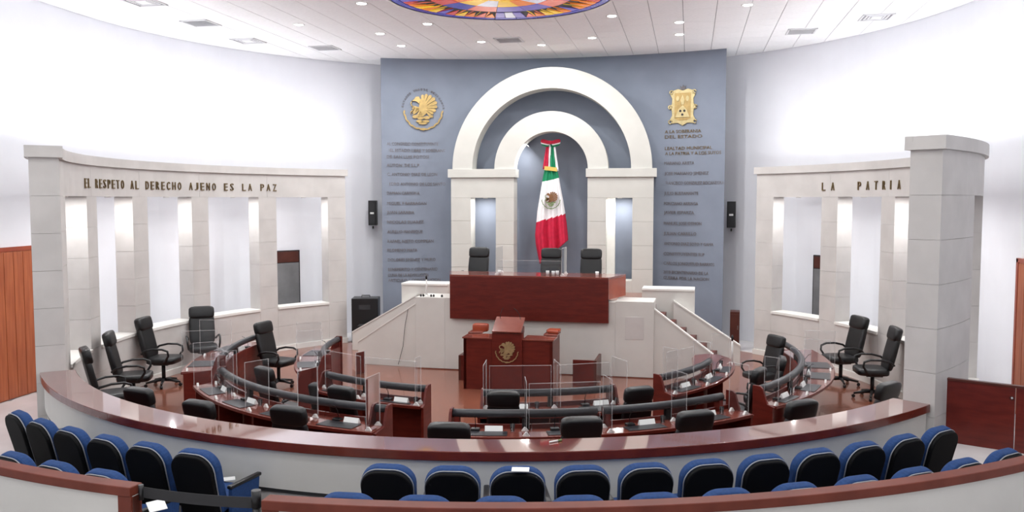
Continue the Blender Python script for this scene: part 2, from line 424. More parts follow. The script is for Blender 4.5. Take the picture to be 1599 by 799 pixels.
added_gallery_data = lampdata.copy(); added_gallery_data.energy = DOWN_W * 0.6  # downlights added over the gallery, out of view, to light the near side
k = 0
for x in (-5.4, -2.7, 0, 2.7, 5.4):
    for y in (-2.6, -5.2, -7.8, -10.4, -13.0, -15.6):
        if abs(x) < 1 and y > -3: continue
        t = make_downlight((x, y, ZC), 'added unseen gallery downlight, %s column from the left, %s row from the chamber' % (ORD[round(x / 2.7) + 2], ORD[round(-y / 2.6) - 1]), 'added gallery downlights')
        o = bpy.data.objects.new('trim_ring', ring_o); COL.objects.link(o); o.parent = t
        o = bpy.data.objects.new('lens', lens_o); COL.objects.link(o); o.parent = t
        o = bpy.data.objects.new('lamp', added_gallery_data); COL.objects.link(o); o.parent = t; o.location = (0, 0, -0.02)
spotdata = bpy.data.lights.new('niche_lamp', 'AREA'); spotdata.shape = 'DISK'; spotdata.size = 0.07; spotdata.energy = NICHE_W; spotdata.color = (1, 0.99, 0.98)
ring_s = MB().lathe([(0.04, 0.0), (0.055, -0.012), (0.06, 0.0)], 14).mesh('trim_ring', ['white_plastic'])
lens_s = MB().flat([(0.04 * math.cos(2 * PI * k / 14), 0.04 * math.sin(2 * PI * k / 14)) for k in range(14)], -0.007, -0.003).mesh('lens', ['lamp'])
def niche_lamp(loc, label, group, rot=(0, 0, 0), data=None):
    t = empty('halogen_spot', loc); tag(t, label, 'light', group); t.rotation_euler = rot
    for nme, me in (('trim_ring', ring_s), ('lens', lens_s)):
        o = bpy.data.objects.new(nme, me); COL.objects.link(o); o.parent = t
    o = bpy.data.objects.new('lamp', data or spotdata); COL.objects.link(o); o.parent = t; o.location = (0, 0, -0.012)
for loc, nm, k in soffit_spots:
    niche_lamp(loc, 'halogen spot in the %s opening of the %s wing, counted from the counter' % (ORD[k], nm), 'halogen spots of the wing openings')

# ---------------------------------------------------------------- ceiling vents
VENTS = [((-0.653, 4.083), 0, 'in front of the crown of the great arch'), ((6.94, 2.844), 1, 'nearer the upper right corner, with an inner square'), ((5.723, 4.097), 0, 'right of the blue panel'), ((-6.586, 1.243), 0, 'farthest left of the long row'), ((-6.542, 3.253), 1, 'on the left with a pale inner square'), ((-5.147, 4.384), 0, 'left of the blue panel'), ((-6.648, -0.662), 1, 'cut by the top edge of the picture')]
for (x, y), kind, d in VENTS:
    t = empty('ceiling_vent', (x, y, ZC), TA); tag(t, 'square grey ceiling vent ' + d, 'vent', 'ceiling vents')
    f = MB(); h = 0.30
    for sx, sy, dx, dy in ((0, h - .02, h, .02), (0, -h + .02, h, .02), (h - .02, 0, .02, h), (-h + .02, 0, .02, h)): f.bb(sx - dx, sx + dx, sy - dy, sy + dy, -0.018, 0)
    f.build('frame', 'vent_grey', t)
    if kind:
        MB().bb(-.1, .1, -.1, .1, -0.02, -.002).build('inner_plate', 'tile', t)
        for r in (0.14, 0.2): 
            q = MB()
            for sx, sy, dx, dy in ((0, r, r, .018), (0, -r, r, .018), (r, 0, .018, r), (-r, 0, .018, r)): q.bb(sx - dx, sx + dx, sy - dy, sy + dy, -0.016, -.002)
            q.build('louvre', 'vent_grey', t)
    else:
        for q in range(9): MB().box((0, -0.22 + q * 0.055, -0.008), (0.52, 0.04, 0.006), rx=0.35).build('slat', 'vent_grey', t)
    MB().bb(-.28, .28, -.28, .28, -0.003, -.001).build('backing', 'ceiling_void', t)

# ---------------------------------------------------------------- stained glass disc
sg_ = empty('stained_glass', (DISC[0], DISC[1], ZC)); tag(sg_, 'round stained glass skylight with blue rim and orange flames in the ceiling', 'skylight')
DR = DISC[2]
def sector(r0, r1, a0, a1, n=3):
    a = [a0 + (a1 - a0) * i / n for i in range(n + 1)]
    return [(r1 * math.cos(t), r1 * math.sin(t)) for t in a] + [(r0 * math.cos(t), r0 * math.sin(t)) for t in reversed(a)]
MB().flat([(DR * math.cos(2 * PI * k / 64), DR * math.sin(2 * PI * k / 64)) for k in range(64)], -0.03, 0.0).build('backing', 'lead', sg_)
q = MB(); q.lathe([(DR, 0.0), (DR + 0.10, 0.0), (DR + 0.10, -0.02), (DR + 0.03, -0.05), (DR, -0.05)], 64); q.build('rim', 'stone_white', sg_)
def pane(poly, m): MB().flat(poly, -0.04, -0.031).build('pane', m, sg_)
NS = 28
for k in range(NS):
    a, b = 2 * PI * k / NS + .004, 2 * PI * (k + 1) / NS - .004
    pane(sector(DR * .93, DR * .995, a, b), 'g_blue' if k % 2 else 'g_blue')
NS2 = 56
cols = ['g_orange', 'g_yellow', 'g_red', 'g_yellow', 'g_orange', 'g_pink']
for k in range(NS2):
    a, b = 2 * PI * k / NS2, 2 * PI * (k + 1) / NS2; m_ = (a + b) / 2; e = .004
    s8 = k % 14
    if s8 in (0,): pane(sector(DR * .70, DR * .915, a + e, b - e), 'g_white'); continue
    if s8 in (1, 13): pane(sector(DR * .70, DR * .915, a + e, b - e), 'g_violet'); continue
    if s8 in (7,):
        pane([(DR * .915 * math.cos(a + e), DR * .915 * math.sin(a + e)), (DR * .915 * math.cos(b - e), DR * .915 * math.sin(b - e)), (DR * .70 * math.cos(m_), DR * .70 * math.sin(m_))], 'g_violet'); continue
    tip = m_ + random.uniform(-.04, .04); r = random.uniform(.70, .80)
    pane([(DR * .915 * math.cos(a + e), DR * .915 * math.sin(a + e)), (DR * .92 * math.cos(m_), DR * .92 * math.sin(m_)), (DR * .915 * math.cos(b - e), DR * .915 * math.sin(b - e)), (DR * r * math.cos(tip), DR * r * math.sin(tip))], random.choice(cols))
    pane([(DR * .90 * math.cos(a), DR * .90 * math.sin(a)), (DR * (r - .02) * math.cos(tip - .05), DR * (r - .02) * math.sin(tip - .05)), (DR * .66 * math.cos(a), DR * .66 * math.sin(a))], random.choice(cols))
for k in range(14):
    a, b = 2 * PI * k / 14 + .005, 2 * PI * (k + 1) / 14 - .005
    pane(sector(DR * .46, DR * .65, a, b), random.choice(['g_violet', 'g_pink', 'g_red', 'g_blue']))
    pane(sector(DR * .22, DR * .45, a, b), random.choice(['g_yellow', 'g_orange', 'g_white']))
pane([(DR * .21 * math.cos(2 * PI * k / 20), DR * .21 * math.sin(2 * PI * k / 20)) for k in range(20)], 'g_yellow')

# ---------------------------------------------------------------- lettering helper
def text_mesh(txt, height, width=None, extrude=0.012, m='bronze', norm=False):
    cu = bpy.data.curves.new('t', 'FONT'); cu.body = txt; cu.size = 1.0; cu.extrude = 0.5; cu.resolution_u = 2; cu.align_x = 'LEFT'
    ob = bpy.data.objects.new('t', cu); COL.objects.link(ob)
    me = bpy.data.meshes.new_from_object(ob)
    bpy.data.objects.remove(ob); bpy.data.curves.remove(cu)
    if not me.vertices: return me, 0
    xs = [v.co.x for v in me.vertices]; ys = [v.co.y for v in me.vertices]
    x0, x1, y0, y1 = min(xs), max(xs), min(ys), max(ys)
    ky = height / 0.70; kx = ky if width is None else width / max(x1 - x0, 1e-6)
    if norm: ky = height / max(y1 - y0, 1e-6)
    else: y0 = 0.0
    for v in me.vertices: v.co = Vector(((v.co.x - x0) * kx, -v.co.z * extrude * 2, (v.co.y - y0) * ky))
    me.materials.clear(); me.materials.append(M[m])
    for p in me.polygons: p.use_smooth = False
    return me, (x1 - x0) * kx
def text_obj(name, txt, height, width, parent, loc, rz=0, m='bronze', extrude=0.012, cx=False):
    me, wd = text_mesh(txt, height, width, extrude, m); me.name = name
    o = bpy.data.objects.new(name, me); COL.objects.link(o); o.parent = parent
    o.location = loc; o.rotation_euler.z = rz
    return o
# carved motto on the left wing, one bronze letter each
def motto(txt, a0, a1, sg, label, z, h, hide=()):
    t = empty('wall_inscription', P(WI, (a0 + a1) / 2, z)); tag(t, label, 'inscription')
    n = len(txt)
    for i, ch in enumerate(txt):
        if ch == ' ': continue
        a = a0 + (a1 - a0) * i / (n - 1)
        me, wd = text_mesh(ch, h, 0.028 if ch == 'I' else 0.095, 0.012, 'bronze', True)
        p = P(WI - 0.012, a, z); o = bpy.data.objects.new('letter', me); COL.objects.link(o); o.parent = t
        rz = R_(a) + PI
        off = Matrix.Rotation(rz, 3, 'Z') @ Vector((-0.05, 0, 0))
        o.location = p + off - Vector(t.location); o.rotation_euler.z = rz
motto('EL RESPETO AL DERECHO AJENO ES LA PAZ', -71.8, -120.8, -1, 'motto in bronze letters EL RESPETO AL DERECHO AJENO ES LA PAZ on the left wing', 3.795, 0.16)
motto('LA  PATRIA', 120.6, 100.6, 1, 'bronze letters LA PATRIA on the lintel of the right wing', 3.785, 0.17)

# ---------------------------------------------------------------- great arch
AX, AY, AT = 0.10, 5.85, 0.55
ZP = 1.30                       # platform height
ZSP = 4.36
arch = empty('arch', (AX, AY, ZP)); tag(arch, 'pale stone double arch framing the flag behind the presidium', 'arch')
def band(r0, r1, name, y0, y1, n=48):
    mb = MB(); vs = []
    for i in range(n + 1):
        a = PI * i / n; c, s_ = math.cos(a), math.sin(a)
        for r, y in ((r0, y0), (r1, y0), (r1, y1), (r0, y1)): vs.append((r * c, y, ZSP - ZP + r * s_))
    mb.add(vs, [(4 * i + j, 4 * i + (j + 1) % 4, 4 * i + 4 + (j + 1) % 4, 4 * i + 4 + j) for i in range(n) for j in range(4)] + [(0, 1, 2, 3), (4 * n, 4 * n + 1, 4 * n + 2, 4 * n + 3)])
    return mb.build(name, 'stone_arch', arch)
band(1.98, 2.49, 'outer_arch', 0.0, AT); band(0.92, 1.42, 'inner_arch', 0.03, AT)
zc0, zc1 = 4.15 - ZP, ZSP - ZP
for sx in (-1, 1):
    q = lambda a, b, z0, z1, nm, y0=0.0, y1=AT, m='stone_arch', bv=0.004: MB().bb(min(sx * a, sx * b), max(sx * a, sx * b), y0, y1, z0, z1).build(nm, m, arch, bevel=bv)
    q(0.88, 2.60, zc0, zc1, 'cornice', -0.05, AT + .02)
    wi0, wi1, wz = 1.38, 2.02, 3.64 - ZP
    for k in range(4):
        z0, z1 = wz * k / 4, wz * (k + 1) / 4
        q(0.92, wi0, z0 + .002, z1 - .002, 'pier_block'); q(wi1, 2.53, z0 + .002, z1 - .002, 'pier_block')
    q(0.92, 2.53, wz, zc0, 'lintel_block'); q(wi0, wi1, 0, 0.30, 'sill_block')
MB().bb(1.38, 1.58, AT - 0.02, AT + 0.30, 0.3, 3.64 - ZP).build('added_white_return', 'stone_white', arch)  # white panel added to stand in for a brightly lit strip
for sx, d in ((-1, 'left'), (1, 'right')):
    niche_lamp((AX + sx * 1.70, AY + 0.30, 3.64), 'small halogen spot in the top of the narrow window in the %s arch pier' % d, 'halogen spots of the arch')
t_ = niche_lamp((AX - 0.62, AY + 0.36, ZSP + 0.60), 'small halogen spot on the left inside of the inner arch above the flag', 'halogen spots of the arch', rot=(0, 0.75, 0))

# ---------------------------------------------------------------- national emblem relief, reused at three places
def ell(cx, cz, rx, rz, n=10, rot=0):
    return [(cx + rx * math.cos(2 * PI * k / n) * math.cos(rot) - rz * math.sin(2 * PI * k / n) * math.sin(rot), cz + rx * math.cos(2 * PI * k / n) * math.sin(rot) + rz * math.sin(2 * PI * k / n) * math.cos(rot)) for k in range(n)]
def emblem(root, s, dep, mg, mg2, ml, mbody, letters=True):
    def pr(mb, poly, d0, d1): mb.prism([(x * s, z * s) for x, z in poly], -d1 * dep, -d0 * dep)
    e = MB()
    pr(e, [(-.1, .5), (.08, .5), (.2, .2), (.14, -.15), (-.02, -.3), (-.16, -.15), (-.2, .1), (-.16, .3)], 0, .8)
    pr(e, [(-.10, .46), (-.20, .60), (-.34, .58), (-.40, .48), (-.50, .40), (-.36, .40), (-.26, .36), (-.18, .28)], 0, 1)
    for k in range(4): pr(e, [(-.14 + .03 * k, .02 - .06 * k), (-.10 + .05 * k, -.08 - .05 * k), (-.22 + .03 * k, -.30), (-.30 + .06 * k, -.24)], 0, .9)
    e.build('eagle_body', mbody, root)
    wg = MB(); cx, cz = -.02, .1
    for k in range(9):
        a = R_(98 - k * 17); b = a - R_(15); L = .60 + .12 * math.sin(k * .5)
        pr(wg, [(cx + .10 * math.cos(a), cz + .10 * math.sin(a)), (cx + L * .9 * math.cos(a), cz + L * .9 * math.sin(a)), (cx + L * math.cos((a + b) / 2), cz + L * math.sin((a + b) / 2)), (cx + L * .92 * math.cos(b), cz + L * .92 * math.sin(b)), (cx + .12 * math.cos(b), cz + .12 * math.sin(b))], 0, .6 + .3 * (k % 2))
    wg.build('wing', mg, root)
    w2 = MB()
    for k in range(5):
        a = R_(165 + k * 14)
        pr(w2, ell(-.32 + .0 * k, .12 - .05 * k, .20, .045, 8, a), 0, .7)
    w2.build('wing', mbody, root)
    sn = MB(); pts = [(-.48, .42), (-.56, .30), (-.50, .18), (-.40, .10), (-.46, -.02), (-.56, -.08), (-.54, -.18)]
    sn.tube([(x * s, -dep * .9, z * s) for x, z in pts], .03 * s, 6); sn.build('snake', ml, root)
    ca_ = MB()
    for x, z, rx, rz_ in ((-.36, -.30, .13, .075), (-.12, -.36, .15, .07), (.16, -.34, .15, .075), (.36, -.28, .10, .06), (-.18, -.50, .14, .06), (.12, -.50, .16, .06), (-.02, -.60, .2, .05)): pr(ca_, ell(x, z, rx, rz_), 0, .85)
    ca_.build('cactus', ml, root)
    wr = MB()
    for k in range(9):
        for sd in (-1, 1):
            a = R_(-90 + sd * (8 + k * 9.5)); r = .86
            pr(wr, ell(r * math.cos(a), r * math.sin(a), .085, .04, 8, a + sd * PI / 2 + .35 * (1 if k % 2 else -1)), 0, .7)
    pr(wr, ell(0, -.86, .10, .06), 0, .9)
    wr.build('wreath', mg2, root)
    if letters:
        t = 'ESTADOS UNIDOS MEXICANOS'
        for i, ch in enumerate(t):
            if ch == ' ': continue
            a = R_(172 - 164 * i / (len(t) - 1)); me, _ = text_mesh(ch, .10 * s, (.025 if ch == 'I' else .07) * s, dep * .3, 'bronze_dim')
            o = bpy.data.objects.new('letter', me); COL.objects.link(o); o.parent = root
            r = .88 * s; o.location = ((r * math.cos(a)) - .035 * s * math.sin(a), 0, r * math.sin(a) + .035 * s * math.cos(a) * 0); o.rotation_euler = (0, PI / 2 - a, 0)
def on_blue(name, x, z, off=0.012):
    y = blue_y(x); rz = -math.asin(x / BR)
    return empty(name, (x + off * math.sin(-rz) * 0, y - off, z), rz)
e1 = on_blue('national_emblem', -3.27, 5.90); tag(e1, 'gold eagle and wreath emblem on the left of the blue panel', 'emblem')
emblem(e1, 0.57, 0.05, 'gold', 'gold', 'gold', 'gold')
# baroque shield
e2 = on_blue('coat_of_arms', 3.32, 5.87); tag(e2, 'gold baroque shield with scrolled border on the right of the blue panel', 'emblem')
sh = [(-.26, .40), (-.12, .44), (0, .40), (.12, .44), (.26, .40), (.31, .30), (.26, .20), (.27, .08), (.33, .0), (.27, -.08), (.26, -.20), (.31, -.30), (.26, -.40), (.12, -.39), (0, -.46), (-.12, -.39), (-.26, -.40), (-.31, -.30), (-.26, -.20), (-.27, -.08), (-.33, .0), (-.27, .08), (-.26, .20), (-.31, .30)]
MB().prism(sh, -0.03, 0).build('border', 'gold_pale', e2, bevel=0.006)
MB().prism([(-.20, .34), (.20, .34), (.20, -.28), (.1, -.33), (-.1, -.33), (-.20, -.28)], -0.04, -0.028).build('field', 'gold', e2)
for x, z in ((-.28, .36), (.28, .36), (-.30, -.36), (.30, -.36), (-.31, 0), (.31, 0)):
    q = MB(); q.tube([(x + .045 * math.cos(t * .8), -.035, z + .045 * math.sin(t * .8)) for t in range(8)], .016, 6); q.build('scroll', 'gold_pale', e2)
q = MB(); q.prism([(-.18, -.26), (.18, -.26), (.10, -.06), (0, .04), (-.10, -.06)], -.055, -.04); q.build('hill', 'gold_pale', e2, bevel=.005)
q = MB(); q.prism([(-.03, .05), (.03, .05), (.05, .18), (.0, .30), (-.05, .18)], -.055, -.04); q.prism(ell(-.12, .2, .04, .07), -.055, -.04); q.prism(ell(.12, .2, .04, .07), -.055, -.04); q.build('figure', 'gold_pale', e2, bevel=.004)
for x, z in ((-.05, -.10), (.05, -.10), (0, -.19)): MB().prism(ell(x, z, .03, .03, 10), -.062, -.054).build('opening', 'dark_void', e2)
MB().prism([(-.05, .42), (.05, .42), (.07, .52), (.03, .48), (0, .54), (-.03, .48), (-.07, .52)], -.02, 0).build('crown', 'bronze_dim', e2)

# names in bronze letters on the blue panel
LEFT = [(224, 684, 'AL CONGRESO CONSTITUYENTE'), (234, 696, 'DEL ESTADO LIBRE Y SOBERANO'), (244, 670, 'DE SAN LUIS POTOSI'), (257, 657, 'AUTON. DE S.L.P.'), (271, 682, 'C. ANTONIO DIAZ DE LEON'), (286, 697, 'PEDRO ANTONIO DE LOS SANTOS'), (300, 656, 'DAMIAN CARMONA'), (316, 666, 'MIGUEL F BARRAGAN'), (330, 648, 'JUAN SARABIA'), (345, 662, 'NICOLAS SUAREZ'), (360, 660, 'AURELIO MANRIQUE'), (375, 676, 'RAFAEL NIETO COMPEAN'), (389, 652, 'FILOMENO MATA'), (404, 679, 'DOLORES JIMENEZ Y MURO'), (419, 682, 'BENEMERITO Y CENTENARIO'), (428, 668, 'CUNA DE LA REVOLUCION'), (436, 686, 'ARTICULO 1 CONSTITUCION')]
RIGHT = [(205, 1094, 'A LA SOBERANIA'), (213, 1096, 'DEL ESTADO'), (231, 1112, 'LEALTAD MUNICIPAL'), (239, 1126, 'A LA PATRIA Y A LOS SUYOS'), (254, 1084, 'MARIANO ARISTA'), (270, 1107, 'JOSE MARIANO JIMENEZ'), (285, 1131, 'FRANCISCO GONZALEZ BOCANEGRA'), (301, 1091, 'JULIO BUSTAMANTE'), (317, 1091, 'PONCIANO ARRIAGA'), (331, 1085, 'JAVIER ESPARZA'), (348, 1097, 'MANUEL JOSE OTHON'), (364, 1089, 'JULIAN CARRILLO'), (380, 1116, 'ANTONIO DIAZ SOTO Y GAMA'), (396, 1102, 'CONSTITUYENTES SLP'), (411, 1118, 'CARLOS JONGUITUD BARRIOS'), (425, 1109, '2010 BICENTENARIO DE LA'), (434, 1110, 'GUERRA POR LA NACION')]
for lines, x0w, xp0, kx, zfun, lab in ((LEFT, -4.20, 607, 58.3, lambda y: 5.04 - (y - 224) / 60.0, 'columns of bronze names on the left of the blue panel'), (RIGHT, 2.88, 1036, 64.8, lambda y: 5.283 - (y - 205) / 63.0, 'columns of bronze names on the right of the blue panel')):
    t = empty('name_list', (x0w, blue_y(x0w), 1.5)); tag(t, lab, 'inscription')
    for y, x1, s_ in lines:
        wd = (x1 - xp0) / kx; xm = x0w + wd / 2; ym = blue_y(xm); rz = -math.asin(xm / BR)
        d = Matrix.Rotation(rz, 3, 'Z') @ Vector((-wd / 2, -0.016, 0))
        text_obj('name_line', s_, 0.078, wd, t, Vector((xm, ym, zfun(y) - .045)) + d - Vector(t.location), rz, 'bronze' if y < 250 and lines is RIGHT else 'bronze_dim', 0.005)

# ---------------------------------------------------------------- podium (own frame, turned 3.4 degrees)
PA = R_(-3.4)
PO = Vector((0.03, 2.08, 0))
pod = empty('podium', PO, PA); tag(pod, 'raised white stone podium with side stairs under the presidium desk', 'podium')
pm = Matrix.Translation(PO) @ Matrix.Rotation(PA, 4, 'Z')
MB().bb(-2.5, 2.5, 0.32, 4.1, 0, ZP).build('platform', 'stone_white', pod)
MB().bb(-2.5, 2.5, 0.32, 4.1, ZP, ZP + 0.01).build('platform_floor', 'parquet', pod)
MB().bb(-1.75, 1.85, 0.0, 0.32, 0, 1.53).build('front_wall', 'stone_light', pod, bevel=0.006)
MB().bb(-2.40, -1.75, 0.0, 0.75, 0, 1.53).build('corner_block', 'stone_light', pod, bevel=0.006)
MB().bb(1.85, 2.62, 0.0, 0.75, 0, 1.55).build('corner_block', 'stone_light', pod, bevel=0.006)
MB().bb(-2.42, 2.62, -0.015, 0.0, 0.0, 0.02).build('base_strip', 'parquet_dark', pod)  # thin dark strip along the foot of the podium front
for sx in (-1, 1):
    X = lambda a, b: (min(sx * a, sx * b), max(sx * a, sx * b))
    # front and rear parapets: sloping sides in the local x,z plane
    def par(xa, xb, z_a, z_b, y0, y1, skew, nm):
        mb = MB(); pts = [(xa, 0), (xb, 0), (xb, z_b), (xa, z_a)]
        vs = [Vector((sx * x, y0 + (skew if x == xb else 0), z)) for x, z in pts] + [Vector((sx * x, y1 + (skew if x == xb else 0), z)) for x, z in pts]
        mb.add(vs, [(0, 1, 2, 3), (4, 5, 6, 7)] + [(i, (i + 1) % 4, 4 + (i + 1) % 4, 4 + i) for i in range(4)])
        o = mb.build(nm, 'stone_light', pod, bevel=0.004)
        mb = MB(); d = 0.03
        vs = []
        for x, z in ((xa, z_a), (xb, z_b)):
            sk = skew if x == xb else 0
            for y, zz in ((y0 - .015, z + .001), (y1 + .015, z + .001), (y1 + .015, z + d), (y0 - .015, z + d)): vs.append(Vector((sx * x, y + sk, zz)))
        mb.add(vs, [(0, 1, 5, 4), (1, 2, 6, 5), (2, 3, 7, 6), (3, 0, 4, 7), (0, 3, 2, 1), (4, 5, 6, 7)])
        mb.build('coping', 'stone_white', o)
    par(2.40 if sx < 0 else 2.62, 3.80, 1.38, 0.47, 0.08, 0.22, 0.12, 'parapet')
    par(2.95, 4.60 if sx < 0 else 4.38, 1.36, 0.42, 1.75, 1.90, 0.0, 'parapet')
    MB().bb(*X(2.25, 3.40), 1.90, 2.45, 0, 1.60).build('pier_block', 'stone_light', pod, bevel=0.006)
    MB().bb(*X(2.25, 3.40), 1.88, 2.47, 1.58, 1.63).build('pier_coping', 'stone_white', pod, bevel=0.006)
    for k in range(8):
        z1 = ZP * (k + 1) / 8 - 0.001; xa = 4.12 - 0.22 * k; x_f = 3.68 - 0.16 * k
        mb = MB(); vs = []
        for z in (0.0, z1):
            vs += [(sx * 2.5, 0.22, z), (sx * x_f, 0.30, z), (sx * xa, 1.75, z), (sx * 2.5, 1.75, z)]
        mb.add(vs, [(0, 1, 2, 3), (4, 5, 6, 7)] + [(i, (i + 1) % 4, 4 + (i + 1) % 4, 4 + i) for i in range(4)])
        mb.build('step', 'wood_red', pod)
# cable on the left flank and a faint access panel on the right
MB().tube([(-2.43 - .16, 0.07, 1.25), (-2.50 - .16, 0.065, 0.9), (-2.55 - .16, 0.066, 0.45), (-2.66 - .16, 0.068, 0.05)], 0.006, 5).build('cable', 'rubber', pod)
MB().bb(2.05, 2.42, -0.008, 0.0, 0.78, 1.24).build('access_panel', 'stone', pod, bevel=0.002)

def podt(name, x, y, z, rz=0): return empty(name, pm @ Vector((x, y, z)), PA + rz)
# presidium desk
pd = podt('presidium_desk', 0.06, 0, ZP); tag(pd, 'long dark red wooden presidium desk overhanging the podium front', 'desk')
MB().bb(-1.66, 1.66, -0.12, -0.02, 1.11 - ZP, 2.0 - ZP).build('front_panel', 'wood_red', pd, bevel=0.004)
MB().flat([(-1.66, -.12), (1.66, -.12), (1.93, .78), (-1.93, .78)], 2.0 - ZP, 2.035 - ZP).build('desk_top', 'wood_top', pd, bevel=0.004)
for sx in (-1, 1):
    MB().flat([(sx * 1.655, -.10), (sx * 1.925, .78), (sx * 1.885, .78), (sx * 1.615, -.10)], 1.585 - ZP, 2.0 - ZP).build('side_panel', 'wood_orange', pd)
    MB().bb(*sorted((sx * 1.60, sx * 1.2)), 0.40, 0.74, 0.02, 0.69).build('pedestal', 'wood_red', pd)
# lectern
lt = podt('speaker_lectern', 0, -1.7, 0); tag(lt, 'dark red wooden speaker lectern with gold emblem in front of the podium', 'lectern')
MB().bb(-0.86, 0.86, 0.0, 0.05, 0.0, 0.97).build('front_panel', 'wood_red', lt, bevel=0.004)
MB().bb(-0.29, 0.29, -0.05, 0.12, 0.0, 1.10).build('centre_panel', 'wood_red', lt, bevel=0.006)
MB().bb(-0.88, -0.29, -0.02, 0.45, 0.97, 1.0).build('ledge', 'wood_top', lt, bevel=0.004)
MB().bb(0.29, 0.88, -0.02, 0.45, 0.97, 1.0).build('ledge', 'wood_top', lt, bevel=0.004)
for sx in (-1, 1):
    MB().prism([(0, 0), (0.80, 0), (0.80, 1.0), (0.4, 1.0), (0.18, 0.98), (0, 0.97)], min(sx * .86, sx * .80), max(sx * .86, sx * .80), tf=Matrix.Rotation(PI / 2, 4, 'Z') @ Matrix.Scale(-1, 4, (0, 1, 0))).build('side_panel', 'wood_red', lt, bevel=0.004)
    MB().flat([(sx * q, r) for q, r in ((.88, .40), (.60, .45), (.60, .82), (.88, .84))], 1.0, 1.03).build('side_ledge', 'wood_top', lt, bevel=.01)
MB().flat([(.88, .50), (.66, .56), (.62, .66), (.64, .86), (.88, .86)], 1.03, 1.09).build('wing_cap', 'wood_orange', lt, bevel=.02)  # orange tone of the lit ledge end put into the wood colour
MB().pillow((-.70, .70, 1.08), (.32, .16, .16), e=.35).build('wing_cap', 'wood_orange', lt)
desk_slope = MB().box((0, 0.10, 1.24), (0.56, 0.44, 0.03), rx=0.55); desk_slope.build('reading_top', 'wood_top', lt, bevel=0.004)
MB().bb(-0.28, 0.28, 0.0, 0.04, 1.08, 1.17).build('top_front', 'wood_red', lt)
MB().bb(-0.27, 0.27, 0.10, 0.26, 1.08, 1.20).build('top_box', 'wood_red', lt)
for sx in (-1, 1): MB().tube([(sx * .20, .24, 1.30), (sx * .19, .22, 1.40), (sx * .15, .16, 1.50), (sx * .10, .08, 1.56)], 0.006, 6).build('gooseneck_microphone', 'plastic_black', lt)
pb = podt('lectern_stage', 0.21, -0.92, 0); tag(pb, 'low dark wooden enclosure standing behind the speaker lectern', 'enclosure')
MB().bb(-1.38, -1.33, -0.05, 0.75, 0, 0.50).build('side_panel', 'wood_dark', pb); MB().bb(1.33, 1.38, -0.05, 0.75, 0, 0.50).build('side_panel', 'wood_dark', pb)
MB().bb(0.92, 1.33, -0.05, 0.0, 0, 0.50).build('front_panel', 'wood_red', pb); MB().bb(-1.33, -1.10, -0.05, 0.0, 0, 0.50).build('front_panel', 'wood_red', pb)
le = podt('lectern_emblem', 0, -1.755, 0.77); tag(le, 'gold eagle emblem fixed to the front of the speaker lectern', 'emblem')
emblem(le, 0.25, 0.03, 'gold_pale', 'gold_pale', 'gold_pale', 'gold_pale', False)

# ---------------------------------------------------------------- flag
fg = empty('national_flag', (0.06, 6.28, ZP)); tag(fg, 'green, white and red tricolour flag hanging from a pole under the inner arch', 'flag')
MB().cyl((0.02, 0.12, 0), 0.16, 0.05, 20).cyl((0.02, 0.12, 0.05), 0.018, 3.70, 10).build('flag_pole', 'gold_pale', fg)
prof = [(4.42, -.14, .13), (4.20, -.19, .20), (3.9, -.24, .25), (3.6, -.29, .31), (3.3, -.34, .36), (3.0, -.37, .40), (2.7, -.40, .43), (2.45, -.38, .45), (2.2, -.33, .40), (1.95, -.28, .30)]
def fedge(z):
    for (z0, l0, r0), (z1, l1, r1) in zip(prof[:-1], prof[1:]):
        if z <= z0 and z >= z1:
            t = (z0 - z) / (z0 - z1); return l0 + (l1 - l0) * t, r0 + (r1 - r0) * t
    return prof[-1][1:]
nu, nv = 48, 60
def fpt(u, v):
    ztop = 4.42; zb = 1.95 + 0.62 * u ** 1.2       # lower hem rises to the right
    z = ztop + (zb - ztop) * v; l, r = fedge(z)
    x = l + (r - l) * u; amp = 0.012 + 0.055 * v
    y = amp * math.sin(u * 19 + 1.2 * v) + 0.5 * amp * math.sin(u * 37 + 2) - 0.05
    return Vector((x, y, z - ZP))
f = MB(); f.v = [tuple(fpt(i / nu, j / nv)) for j in range(nv + 1) for i in range(nu + 1)]
for j in range(nv):
    for i in range(nu):
        z = fpt((i + .5) / nu, (j + .5) / nv).z + ZP; u = (i + .5) / nu
        mi = 0 if z > 4.05 + 0.10 * u else (1 if z > 3.02 + 0.22 * u else 2)
        k = j * (nu + 1) + i; f.f.append([k, k + 1, k + nu + 2, k + nu + 1]); f.mi.append(mi); f.sm.append(True)
fo = f.build('cloth', ['flag_green', 'flag_white', 'flag_red'], fg)
sl = fo.modifiers.new('thick', 'SOLIDIFY'); sl.thickness = 0.006
em = empty('flag_emblem', (0.02, -0.125, 3.60 - ZP)); em.parent = fg
emblem(em, 0.27, 0.012, 'emblem_brown', 'emblem_green', 'emblem_green', 'emblem_brown', False)
for ch in list(em.children): ch.parent = fg; ch.location = em.location
bpy.data.objects.remove(em)
